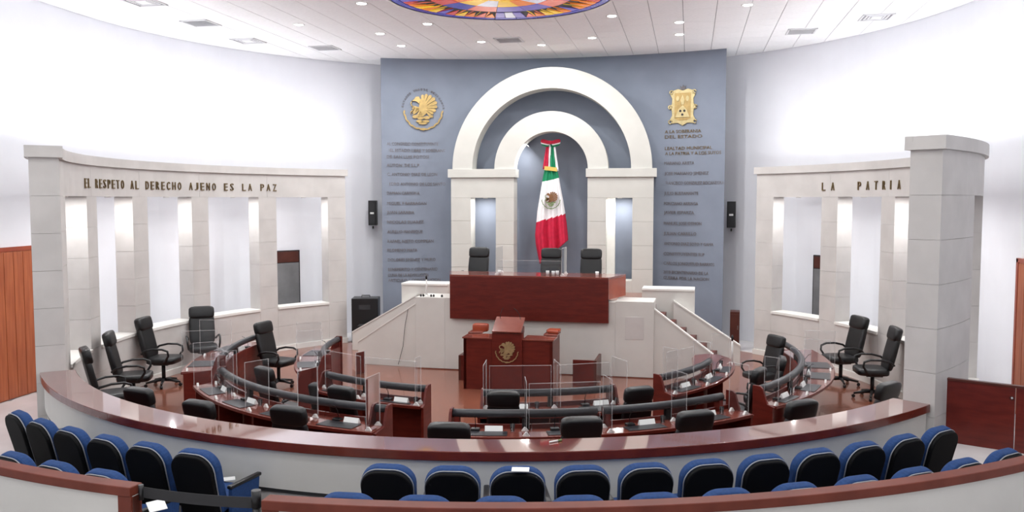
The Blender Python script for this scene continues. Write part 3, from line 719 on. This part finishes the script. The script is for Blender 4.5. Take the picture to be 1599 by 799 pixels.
# ribbon bow and tails
for sx, cols in ((-1, ('flag_red', 'flag_red', 'flag_white')), (1, ('flag_green', 'flag_green', 'flag_white'))):
    for mm, dz, sc in (('flag_green', -.06, .85), ('flag_white', -.03, .95), ('flag_red', 0.0, 1.0)):
        MB().pillow((sx * .135, -.06 - .02 * (dz + .06) * 10, 5.045 + dz - ZP), (.24 * sc, .06, .11), e=.7, tf=Matrix.Rotation(-sx * .25, 4, 'Y')).build('bow_loop', mm, fg)
    tl = MB()
    for k in range(3):
        vs = []; n = 10
        for i in range(n + 1):
            t = i / n; x0 = sx * (.05 + .05 * t); wk = .038 + .03 * t
            xa = x0 + (k - 1) * wk - wk / 2
            z = 5.02 - (.66 + .02 * k) * t - ZP
            yy = -.06 + .02 * math.sin(t * 7 + k)
            vs += [(xa, yy, z), (xa + wk, yy + .012, z)]
        tl.add(vs, [(2 * i, 2 * i + 1, 2 * i + 3, 2 * i + 2) for i in range(n)], k, True)
    o = tl.build('ribbon_tail', list(cols), fg); md = o.modifiers.new('thick', 'SOLIDIFY'); md.thickness = .004
MB().pillow((0, -.08, 5.03 - ZP), (.09, .07, .09)).build('bow_knot', 'flag_red', fg)
MB().prism([(-.15, 4.44 - ZP), (.16, 4.40 - ZP), (.17, 4.30 - ZP), (-.16, 4.34 - ZP)], -.10, -.085).build('fringe', 'flag_gold', fg)

# ---------------------------------------------------------------- loudspeakers
def wall_speaker(pos, rz, label):
    t = empty('wall_loudspeaker', pos, rz); tag(t, label, 'loudspeaker', 'wall loudspeakers')
    MB().bb(-.105, .105, -.11, .11, -.33, .33).build('cabinet', 'plastic_black', t, bevel=.01)
    MB().bb(-.075, .075, -.125, -.111, .04, .29).build('grille', 'mesh_black', t); MB().bb(-.075, .075, -.125, -.111, -.29, -.05).build('grille', 'mesh_black', t)
    MB().bb(-.05, .05, -.13, -.111, -.03, .02).build('badge', 'white_plastic', t)
    MB().bb(-.03, .03, .111, .27, -.02, .02).build('bracket', 'plastic_black', t)
    MB().cyl((0, 0, -.42), .02, .07, 8).build('knob', 'plastic_black', t)
def at_wall(a, z, off): p = P(RW - off, a, z); return p
wall_speaker(Vector((-4.78, 6.72, 3.24)), .12, 'black wall loudspeaker left of the blue panel')
wall_speaker(Vector((4.57, 6.80, 3.22)), -.15, 'black wall loudspeaker right of the blue panel')
t = empty('floor_loudspeaker', (-4.50, 5.25, 0.02), .2); tag(t, 'black floor loudspeaker box behind the left podium stair', 'loudspeaker')
MB().bb(-.33, .33, -.25, .25, 0, 1.12).build('cabinet', 'plastic_black', t, bevel=.015)
MB().bb(-.29, .29, -.265, -.251, .06, .74).build('grille', 'mesh_black', t); MB().cyl((0, 0, 0), .07, .02, 16).build('badge', 'white_plastic', t)
t.children[-1].rotation_euler = (PI / 2, 0, 0); t.children[-1].location = (0, -.266, .66); t.children[-1].scale = (.45, .7, .5)
MB().bb(-.14, .14, -.262, -.251, .84, .96).build('horn', 'mesh_black', t)
MB().tube([(-.1, 0, 1.13), (-.1, 0, 1.17), (.1, 0, 1.17), (.1, 0, 1.13)], .014, 6).build('handle', 'plastic_black', t)
# brown cabinet between the blue panel and the right wing
t = empty('wood_cabinet', (4.58, 5.6, 0.02), -.1); tag(t, 'small brown wooden cabinet beside the right edge of the blue panel', 'cabinet')
MB().bb(-.11, .11, -.2, .2, 0, .92).build('body', 'wood_dark', t, bevel=.004); MB().bb(-.095, .095, -.215, -.2, .04, .86).build('door', 'wood_dark', t); MB().bb(.06, .075, -.23, -.215, .5, .6).build('handle', 'chrome', t)

# ---------------------------------------------------------------- curved counter
ct = empty('curved_counter', P(7.3, 0, 0)); tag(ct, 'long curved counter with glossy red-brown top and white front between the wing walls', 'counter')
def cpart(mb, name, m, bevel=0):
    o = mb.build(name, m, ct, bevel=bevel); o.location = -Vector(ct.location); return o
CA = 50.95
cpart(MB().arc(7.06, 7.505, -CA, CA, 1.10, 1.195, 70, 1, 0), 'counter_top', ['wood_counter', 'wood_counter_edge'], 0.008)
cpart(MB().arc(7.36, 7.46, -CA, CA, 0.70, 1.10, 70), 'front_wall', 'stone_light')
cpart(MB().arc(7.34, 7.45, -CA, CA, 0.66, 0.70, 70), 'skirting_strip', 'rubber')  # dark skirting strip between front wall and plinth
cpart(MB().arc(7.30, 7.43, -CA, CA, 0.02, 0.66, 70), 'plinth', 'stone')
for k in range(17):
    a = -CA + 2 * CA * k / 17; b = -CA + 2 * CA * (k + 1) / 17
    cpart(MB().arc(7.26, 7.30, a + .04, b - .04, 0.02, 1.10, 3), 'back_panel', 'wood_red')

# ---------------------------------------------------------------- executive chair
def make_exec():
    t = empty('executive_chair')
    tilt = Matrix.Rotation(R_(13), 4, 'X')
    MB().pillow((0, .03, .47), (.52, .52, .13), e=.4).build('seat', 'leather', t)
    MB().pillow((0, -.275, .78), (.47, .10, .60), e=.38, tf=tilt).pillow((0, -.235, .62), (.42, .09, .2), e=.5, tf=tilt).build('backrest', 'leather', t)
    MB().pillow((0, -.335, 1.10), (.47, .135, .24), e=.42, tf=tilt).build('headrest', 'leather', t)
    for s in (-1, 1):
        MB().tube([(s * .25, -.27, .60), (s * .285, -.20, .66), (s * .295, -.05, .695), (s * .295, .12, .695), (s * .29, .215, .66), (s * .285, .225, .58), (s * .27, .16, .48), (s * .22, .06, .42)], .019, 8).build('armrest', 'plastic_black', t)
    MB().cyl((0, 0, .09), .032, .32, 12).bb(-.10, .10, -.14, .12, .375, .42).build('gas_column', 'plastic_black', t)
    for k in range(5):
        a = 2 * PI * k / 5 + .3
        c, s = math.cos(a), math.sin(a)
        lg = MB().tube([(0, 0, .115), (.14 * c, .14 * s, .105), (.30 * c, .30 * s, .075)], [.034, .026, .018], 6).build('leg', 'plastic_black', t)
        cs = MB().tube([(.30 * c - .022 * s, .30 * s + .022 * c, .03), (.30 * c + .022 * s, .30 * s - .022 * c, .03)], .029, 10).build('caster', 'plastic_black', lg)
    return t
proto_exec = make_exec(); used = [False]
def chair(pos, d, label, group, scale=1.0):
    t = proto_exec if not used[0] else copy_tree(proto_exec); used[0] = True
    t.location = pos; t.rotation_euler.z = facing(*d); t.scale = (scale,) * 3
    tag(t, label, 'chair', group); return t
def polar_chair(R, a, label, group, turn=0, scale=1.0, z=0.0):
    p = P(R, a, z); d = Vector((-p.x, -p.y)).normalized(); d.rotate(Matrix.Rotation(R_(turn), 2))
    return chair(p, (d.x, d.y), label, group, scale)
G = 'black executive chairs behind the outer desk ring'
polar_chair(6.36, -36.5, 'black leather chair hugging the counter below the chairs at the left wing', G, 22, .99)
polar_chair(6.26, -24.8, 'black leather chair by the counter at the left end of the long outer desk', G, 8)
polar_chair(5.95, -14.6, 'black leather chair by the counter at the right half of the long left outer desk', G, 4)
polar_chair(6.20, 3.9, 'black leather executive chair by the counter at the left end of the centre outer desk', G)
polar_chair(5.98, 16.8, 'black leather executive chair by the counter near the green marker', G)
polar_chair(6.02, 28.9, 'black leather executive chair by the counter at the right half of the centre outer desk', G)
polar_chair(6.18, 42.2, 'black leather executive chair by the counter below the round-ended right desk', G, -6)
polar_chair(6.38, 58.0, 'black leather executive chair half hidden behind the right wing end pier', G, -14)
G = 'black executive chairs behind the inner desk ring'
polar_chair(4.36, -42, 'grey-looking leather chair behind clear screens at the left end of the inner left desk', G, 10, .92)
polar_chair(4.50, -18.0, 'black leather executive chair behind the inner left desk with open knee space', G, 0, .92)
polar_chair(4.26, 8.7, 'black leather executive chair behind the left half of the inner centre desk', G, 0, .92)
polar_chair(4.34, 31.4, 'black leather executive chair behind the right end of the inner centre desk', G, 0, .92)
polar_chair(4.50, 59.5, 'black leather executive chair nearest the aisle behind the inner right desk', G, 4, .92)
polar_chair(4.54, 72, 'black leather executive chair second from the aisle behind the inner right desk', G, 12, .92)
polar_chair(4.56, 95, 'black leather executive chair at the far end behind the inner right desk', G, 25, .95)
polar_chair(4.50, -91, 'high black leather chair behind the far left inner desk, facing right', G, -12, 1.02)
G = 'black executive chairs along the wing walls'
polar_chair(6.62, -62.0, 'black leather high-back chair beside the left wing, nearest the counter', G, 14, 1.07)
polar_chair(6.60, -74.5, 'black leather high-back chair beside the left wing, second from the counter', G, 8, 1.08)
polar_chair(6.72, -88.0, 'black leather high-back chair beside the left wing with its whole star base in view', G, 4, 1.10)
polar_chair(6.72, -99.5, 'black leather high-back chair against the left wing, farthest from the counter', G, -48, 1.10)
polar_chair(6.55, 107.5, 'black leather high-back chair beside the right wing with its star base in view', G, 2, 1.10)
polar_chair(6.62, 97.5, 'black leather high-back chair beside the right wing, partly hidden by the end pier', G, -6, 1.08)
G = 'black executive chairs of the presidium'
for x, s in ((-1.36, 'left'), (0.31, 'centre, in front of the flag'), (1.20, 'right')):
    p = pm @ Vector((x, 1.0, ZP + .011)); chair(p, (-.06 + .04 * x, -1), 'black leather executive chair behind the presidium desk, ' + s, G)

# ---------------------------------------------------------------- curved desks, screens, pads, cards
scr_n = [0]
def screen(a, R0, R1, z0, h, label, rz=None):            # radial clear divider
    p0, p1 = P(R0, a, z0), P(R1, a, z0); L = (p1 - p0).length; mid = (p0 + p1) / 2
    t = empty('acrylic_screen', mid, math.atan2((p1 - p0).y, (p1 - p0).x)); tag(t, label, 'screen', 'clear desk screens')
    pane_parts(t, L, h)
    return t
def pane_parts(t, L, h, foot=True):
    e = .007
    s = MB(); c = .004
    s.add([(-L / 2, -c, .02), (L / 2, -c, .02), (L / 2, -c, h), (-L / 2, -c, h)], [(0, 1, 2, 3)])
    s.build('sheet', 'acrylic', t)
    ed = MB(); ed.bb(-L / 2 - e / 2, L / 2 + e / 2, -e / 2, e / 2, h, h + e)
    for sx in (-1, 1): ed.bb(sx * L / 2 - e / 2, sx * L / 2 + e / 2, -e / 2, e / 2, .02, h)
    ed.build('edge', 'acrylic_edge', t)
    if foot:
        for sx in (-1, 1): MB().prism([(-.045, 0), (.045, 0), (.01, .045), (-.01, .045)], -.014, .014, tf=Matrix.Translation((sx * L * .36, 0, 0)) @ Matrix.Rotation(PI / 2, 4, 'Z')).build('foot', 'white_plastic', t)
def front_screen(a0, a1, R, z0, h, label):
    mid = P(R, (a0 + a1) / 2, z0); p0, p1 = P(R, a0, z0), P(R, a1, z0)
    t = empty('acrylic_screen', (p0 + p1) / 2, math.atan2((p1 - p0).y, (p1 - p0).x)); tag(t, label, 'screen', 'clear desk screens')
    pane_parts(t, (p1 - p0).length - .03, h, False)
ZT = 0.75
def desk(label, short, a0, a1, Rb, Ro, seats, divs, fronts=(), bol=None, skip_end=None):
    t = empty('curved_desk', P(Rb + .2, (a0 + a1) / 2, 0)); tag(t, label, 'desk', 'curved legislator desks')
    def part(mb, name, m, bevel=0):
        o = mb.build(name, m, t, bevel=bevel); o.location = -Vector(t.location); return o
    ro0 = Ro[0] if isinstance(Ro, tuple) else Ro; ro1 = Ro[1] if isinstance(Ro, tuple) else Ro
    n = max(8, int(abs(a1 - a0) / 2))
    part(MB().arc(Rb - .02, Ro, a0, a1, ZT - .045, ZT, n, 1, 0), 'worktop', ['wood_top', 'wood_red'], .006)
    segs = max(2, round(R_(abs(a1 - a0)) * Rb / 1.1))
    for k in range(segs):
        b0 = a0 + (a1 - a0) * k / segs; b1 = a0 + (a1 - a0) * (k + 1) / segs; gs = .05 * (1 if a1 > a0 else -1)
        part(MB().arc(Rb - .05, Rb - .02, b0 + gs, b1 - gs, 0.02, .80, 6), 'front_panel', 'wood_red', .003)
    for bl in (bol or [(a0, a1)]):
        c0, c1 = bl; m = max(6, int(abs(c1 - c0) / 2)); pts = [P(Rb, c0 + (c1 - c0) * i / m, .94) for i in range(m + 1)]
        part(MB().tube(pts, .054, 12), 'bolster', 'leather_grey')
        for e, dd in ((c0, 1), (c1, -1)):
            dd *= .25 if c1 > c0 else -.25
            part(MB().sweep([(Rb - .05, ZT), (Rb + .06, ZT), (Rb + .045, .90), (Rb - .045, .90)], e + dd, e + dd * 4, 1), 'bolster_post', 'wood_red')
        k = max(1, round(R_(abs(c1 - c0)) * Rb / 1.2))
        for i in range(1, k):
            a = c0 + (c1 - c0) * i / k
            part(MB().sweep([(Rb - .03, ZT), (Rb + .03, ZT), (Rb + .03, .89), (Rb - .03, .89)], a - .5, a + .5, 1), 'bolster_post', 'plastic_black')
    for e, dd, ro in ((a0, 1, ro0), (a1, -1, ro1)):
        if skip_end and e in skip_end: continue
        w_ = math.degrees(.035 / Rb) * dd * (1 if a1 > a0 else -1)
        part(MB().sweep([(Rb - .07, 0), (ro - .04, 0), (ro - .04, ZT - .045), (ro - .01, ZT - .02), (Rb + .16, ZT + .01), (Rb + .08, .97), (Rb + .04, 1.0), (Rb - .07, 1.0)], e, e - w_, 1), 'end_panel', 'wood_red', .004)
    for k in range(1, len(seats)):
        a = (seats[k - 1] + seats[k]) / 2
        part(MB().arc(Rb, ro0 - .1, a - .2, a + .2, 0, ZT - .045, 1), 'divider_panel', 'wood_red')
    rr = lambda a: ro0 + (ro1 - ro0) * (a - a0) / (a1 - a0)
    for k, a in enumerate(seats):
        if isinstance(label, str) and len(seats) > 0:
            o = ORD[k]
            hw = math.degrees(.25 / Rb)
            p = MB().arc(Rb + .15, rr(a) - .05, a - hw, a + hw, ZT + .001, ZT + .008, 4).build('desk_pad', 'leather_grey')
            tag(p, 'dark grey leather pad, %s from the left on the %s' % (o, short), 'desk pad', 'desk pads')
            c = P(Rb + .11, a + hw * .35, ZT + .0005)
            q = MB().prism([(-.035, 0), (.035, 0), (.004, .065), (-.004, .065)], -.11, .11, tf=Matrix.Rotation(PI / 2, 4, 'Z') @ Matrix.Rotation(PI / 2, 4, 'Z')).build('name_card', 'paper', None, loc=c, rz=R_(a) + PI / 2)
            tag(q, 'white folded name card, %s from the left on the %s' % (o, short), 'name card', 'name cards')
            mcp = P(Rb + .10, a - hw * .55, ZT + .0005)
            mi = empty('desk_microphone', mcp, R_(a)); tag(mi, 'black desk microphone unit, %s from the left on the %s' % (o, short), 'microphone', 'desk microphones')
            MB().box((0, 0, .016), (.11, .09, .03)).build('base', 'plastic_black', mi, bevel=.006)
            MB().tube([(0, .02, .03), (0, .01, .12), (0, -.05, .20), (0, -.10, .22)], .005, 6).build('gooseneck', 'plastic_black', mi)
            gl = P(Rb + .12, a + hw * 1.25, ZT + .0005)
            g_ = MB().lathe([(.0, .0), (.026, .0), (.032, .09), (.029, .09), (.024, .008), (.0, .008)], 12).build('tumbler', 'acrylic', None, loc=gl)
            tag(g_, 'small clear tumbler beside the %s name card of the %s' % (o, short), 'glass', 'tumblers')
    for k, a in enumerate(divs):
        screen(a, Rb + .06, rr(a) - .01, ZT + .001, .66, 'clear upright acrylic divider, %s from the left on the %s' % (ORD[k], short))
    for k, (f0, f1) in enumerate(fronts):
        front_screen(f0, f1, Rb + .09, ZT + .001, .58, 'clear acrylic sheet along the bolster, %s from the left on the %s' % (ORD[k], short))
    return t
desk('long curved red wood desk of the outer ring left of the middle aisle', 'long left outer desk', -53, -8.3, 5.02, 5.46, [-47, -36, -25.5, -14.5], [-52.3, -41.5, -31, -20, -9.2], [(-52, -42)])
desk('short curved red wood inner desk with open knee space at its right end', 'inner left desk', -37, -8, 3.80, 4.06, [-31, -14.5], [-36.3, -23, -9], [(-36, -23.5), (-22.5, -9.5)])
desk('long curved red wood outer desk behind the middle of the counter', 'centre outer desk', 1.6, 46.5, 5.03, 5.42, [6.5, 17.5, 28.5, 39.5], [11.8, 23, 34, 45.5], [(12.2, 22.6)], bol=[(1.6, 22.3), (23.2, 44.5)])
desk('curved red wood desk of the inner ring in front of the speaker lectern', 'inner centre desk', 4.6, 31.5, 3.90, 4.40, [10.5, 27], [5.2, 18.6, 31], [(5.6, 18.2), (19, 30.6)])
desk('curved red wood desk of the inner ring with rounded far end before the right stair', 'inner right desk', 47, 92, 3.68, 4.03, [53.5, 66, 79], [47.6, 60, 73], [(48, 59.5)], bol=[(47, 74)], skip_end=(92,))
_d = [o for o in COL.objects if o.name.startswith('curved_desk')][-1]
_q = MB().flat([tuple(P(r, a)[:2]) for r, a in ((4.02, 84), (4.03, 92), (4.0, 96), (3.9, 100), (3.7, 102), (3.45, 100), (3.33, 95), (3.33, 82), (3.66, 76))], ZT - .046, ZT - .002).build('worktop_end', 'wood_top', _d, bevel=.006); _q.location = -Vector(_d.location)
_q = MB().flat([tuple(P(r, a)[:2]) for r, a in ((3.8, 90), (3.8, 96), (3.5, 96), (3.5, 90))], 0, ZT - .046).build('pedestal', 'wood_red', _d); _q.location = -Vector(_d.location)
desk('broad curved red wood desk of the outer ring on the right with sweeping worktop', 'outer right desk', 53, 105, 5.10, (5.38, 5.82), [58.5, 68.5, 79, 89], [53.6, 63.5, 74, 84.5], [], bol=[(53, 104.4)])
desk('small red wood desk of the outer ring at the far left', 'outer far left desk', -96, -65, 4.98, 5.62, [-88, -72], [-80, -66], [])
desk('small red wood desk of the inner ring at the far left', 'inner far left desk', -92, -58, 3.30, 3.80, [-84, -66], [-75, -59], [])

# presidium screens
for k, (x, d) in enumerate(((-0.65, 'left'), (0.74, 'right'))):
    t = podt('acrylic_screen', x, 0.36, 2.036, PI / 2); tag(t, 'clear acrylic divider standing on the presidium desk, %s of the centre chair' % d, 'screen', 'clear presidium screens'); pane_parts(t, .62, .56)
t = podt('acrylic_screen', 0.05, 0.06, 2.036); tag(t, 'low clear acrylic sheet along the front of the presidium desk', 'screen', 'clear presidium screens'); pane_parts(t, 1.36, .30, False)
for k, (x, y) in enumerate(((.42, .2), (.55, .14), (.62, .22), (-.6, .15), (1.45, .2))):
    g_ = MB().lathe([(.0, .0), (.03, .0), (.036, .09), (.03, .09), (.026, .01), (0, .01)], 12).build('cup', 'white_plastic', None, loc=pm @ Vector((x, y, 2.0355)))
    tag(g_, 'white cup on the presidium desk, %s' % ['left of three by the centre chair', 'middle of three by the centre chair', 'right of three by the centre chair', 'by the left screen', 'by the right chair'][k], 'cup', 'cups on the presidium desk')

# microphones on white stands and plugs on the podium block
def white_mic(pos, h, label):
    t = empty('microphone_stand', pos); tag(t, label, 'microphone', 'white microphone stands')
    for k in range(3):
        a = 2 * PI * k / 3 + .5; MB().tube([(0, 0, .05), (.09 * math.cos(a), .09 * math.sin(a), .006)], .008, 6).build('leg', 'white_plastic', t)
    MB().tube([(0, 0, .03), (0, 0, h * .5), (0, -.005, h * .82)], [.022, .018, .014], 10).build('pole', 'white_plastic', t)
    MB().tube([(0, -.005, h * .80), (0, -.008, h * .92), (0, -.01, h)], [.016, .024, .010], 10).build('head', 'plastic_black', t)
white_mic(pm @ Vector((-2.19, .12, 1.531)), .46, 'white stand with black microphone on the left podium block')
white_mic(P(3.98, 86, ZT + .001), .52, 'white stand with dark top on the rounded end of the inner right desk')
for k, x in enumerate((-2.31, -2.26, -2.08, -2.03, -1.84)):
    o = MB().lathe([(0, 0), (.02, 0), (.024, .03), (.012, .05), (0, .05)], 10).build('cable_plug', 'plastic_black', None, loc=pm @ Vector((x, .10 + .02 * (k % 2), 1.531)))
    tag(o, 'small black plug on the left podium block, %s from the left' % ORD[k], 'plug', 'plugs on the podium block')
mk = empty('marker_pen', P(7.18, 13.2, 1.1965), .7); tag(mk, 'white and green marker pen lying on the counter', 'pen')
MB().tube([(-.07, 0, .009), (.03, 0, .009)], .009, 8).build('barrel', 'white_plastic', mk); MB().tube([(.03, 0, .009), (.075, 0, .009)], .010, 8).build('cap', 'emblem_green', mk)

# ---------------------------------------------------------------- audience seats
def outline(hw, z0, z1, r, n=8):
    pts = [(-hw * .92, z0), (hw * .92, z0)]
    for k in range(n + 1):
        a = PI / 2 * k / n; pts.append((hw - r + r * math.cos(a), z1 - r + r * math.sin(a)))
    for k in range(n + 1):
        a = PI / 2 + PI / 2 * k / n; pts.append((-hw + r + r * math.cos(a), z1 - r + r * math.sin(a)))
    return pts
def make_seat():
    t = empty('theatre_seat')
    tf = Matrix.Translation((0, -.20, .42)) @ Matrix.Rotation(R_(14), 4, 'X') @ Matrix.Translation((0, 0, -.42))
    MB().prism(outline(.245, .36, .985, .17), 0.0, .105, tf=tf).build('back_cushion', 'fabric_blue', t, bevel=.03, seg=3)
    MB().prism(outline(.230, .34, .972, .160), -.05, -.004, tf=tf).build('back_shell', 'plastic_shell', t, bevel=.015)
    o = outline(.236, .36, .978, .165)
    MB().tube([tf @ Vector((x, -.008, z)) for x, z in o[1:]] + [tf @ Vector((o[0][0], -.008, o[0][1]))], .006, 6).build('piping', 'piping', t)
    MB().pillow((0, .12, .42), (.46, .46, .13), e=.4).build('seat_cushion', 'fabric_blue', t)
    MB().bb(-.20, .20, -.02, .28, .30, .36).build('seat_pan', 'plastic_shell', t, bevel=.02)
    return t
def arm(t, s):
    MB().bb(s * .278 - .027, s * .278 + .027, -.16, .30, .60, .635).build('armrest', 'plastic_black', t, bevel=.012)
    MB().prism([(-.15, .02), (.20, .02), (.27, .60), (-.14, .60)], s * .278 - .02, s * .278 + .02, tf=Matrix.Rotation(PI / 2, 4, 'Z') @ Matrix.Scale(-1, 4, (0, 1, 0))).build('side_panel', 'fabric_blue', t)
proto_seat = make_seat(); arm(proto_seat, -1); used2 = [False]
def seat(R, a, label, group, dz=0.0):
    t = proto_seat if not used2[0] else copy_tree(proto_seat); used2[0] = True
    p = P(R, a, .301 + dz); t.location = p; t.rotation_euler.z = facing(-p.x, -p.y); tag(t, label, 'seat', group)
    return t
row1 = [-31, -27.1, -23.1, -19.1, -15.2, -11.2]; row1r = [2.1 + 3.96 * k for k in range(11)]
ends = []
R1 = 8.32 - .36
for k, a in enumerate(row1): s_ = seat(R1, a, 'blue front-row theatre seat, %s from the left edge of the picture' % ORD[k], 'front row of blue seats'); ends.append(s_) if k == 5 else None
for k, a in enumerate(row1r): s_ = seat(R1, a, 'blue front-row theatre seat, %s to the right of the aisle' % ORD[k], 'front row of blue seats'); ends.append(s_) if k == 10 else None
row2 = [-23.8, -20.0, -16.3, -12.7]; row2r = [1.5 + 3.8 * k for k in range(11)]
R2 = 9.16 - .36
Z2 = .03
for k, a in enumerate(row2): s_ = seat(R2, a, 'blue theatre seat top peeping over the left rail, %s from the left' % ORD[k], 'second row of blue seats', Z2); ends.append(s_) if k == 3 else None
for k, a in enumerate(row2r): s_ = seat(R2, a, 'blue theatre seat top peeping over the right rail, %s from the aisle' % ORD[k], 'second row of blue seats', Z2)
for e in ends: arm(e, 1)

# ---------------------------------------------------------------- gallery rails
def rail(a0, a1, label, ends_):
    t = empty('gallery_rail', P(9.48, (a0 + a1) / 2, .301)); tag(t, label, 'railing', 'gallery rails')
    def part(mb, name, m, bevel=0):
        o = mb.build(name, m, t, bevel=bevel); o.location = -Vector(t.location)
    part(MB().arc(9.41, 9.55, a0, a1, 1.325, 1.40, 40), 'cap_rail', 'wood_rail', .008)
    part(MB().arc(9.44, 9.52, a0, a1, .331, 1.325, 40), 'panel', 'stone_light')
    for e in ends_: part(MB().arc(9.42, 9.54, e, e + (.75 if e == a0 else -.75), .331, 1.325, 1), 'end_post', 'wood_rail', .004)
rail(-38, -8.2, 'left gallery rail with red-brown wood cap and cream panel', (-8.2,))
rail(-1.5, 50, 'long right gallery rail with red-brown wood cap and cream panel', (-1.5,))
st = empty('belt_barrier', P(9.46, -2.0, .331)); tag(st, 'black retractable belt barrier closing the aisle between the rails', 'barrier')
def sp_(mb, name, m, bevel=0):
    o = mb.build(name, m, st, bevel=bevel); o.location = -Vector(st.location); return o
c = P(9.46, -2.0, .331)
sp_(MB().cyl(c, .16, .02, 24).cyl(c + Vector((0, 0, .02)), .03, .99, 14), 'post', 'plastic_black')
sp_(MB().cyl(c + Vector((0, 0, .98)), .036, .13, 14), 'head', 'plastic_black')
p0, p1 = P(9.46, -8.0, 0), P(9.46, -2.2, 0)
b_ = MB(); vs = []
for i in range(13):
    t = i / 12; q = p0.lerp(p1, t); z = 1.30 - .06 * t * (1 - t)
    vs += [(q.x, q.y, z), (q.x, q.y, z + .085)]
b_.add(vs, [(2 * i, 2 * i + 2, 2 * i + 3, 2 * i + 1) for i in range(12)])
o = sp_(b_, 'belt', 'rubber'); md = o.modifiers.new('thick', 'SOLIDIFY'); md.thickness = .004
sp_(MB().cyl(P(9.46, -8.03, 1.28), .02, .12, 10), 'wall_clip', 'plastic_black')

# sheets of paper left on seats
for pos, rz, lab, tilt in ((Vector((1.47, -8.19, 1.285)), .1, 'white sheet of paper lying across the top of a front row seat', 0), (Vector((-1.62, -7.45, .795)), .5, 'white sheet of paper on the end seat left of the aisle', .0), (Vector((-1.60, -8.72, 0.98)), .9, 'white folded sheet of paper held by the armrest near the left rail end', .6)):
    q = MB().box((0, 0, .004), (.15, .11, .006), rx=tilt).build('paper_sheet', 'paper', None, loc=pos, rz=rz); tag(q, lab, 'paper', 'loose papers')

# low wooden barrier right of the right wing
MB().arc(7.59, 9.38, 47.6, 60, .101, .73, 8).build('step_block', 'marble', bpy.data.objects['floor_aisle'])
A_ = Vector((6.03, -4.60, .731)); B_ = Vector((8.49, -5.90, .731)); D_ = (B_ - A_); L_ = D_.length
t = empty('barrier_gate', A_, math.atan2(D_.y, D_.x)); tag(t, 'low dark red wooden barrier between the right wing and the right wall', 'barrier')
MB().bb(.02, .72, -.025, .025, .0, .74).build('panel', 'wood_red', t, bevel=.004); MB().bb(.73, L_, -.025, .025, .0, .74).build('gate_leaf', 'wood_red', t, bevel=.004)
MB().bb(0.02, L_, -.035, .035, .74, .765).build('top_rail', 'wood_dark', t)
o = MB().lathe([(0, .0), (.018, 0), (.024, .02), (.0, .035)], 12).build('knob', 'chrome', t); o.location = (.69, -.026, .62); o.rotation_euler = (PI / 2, 0, 0)
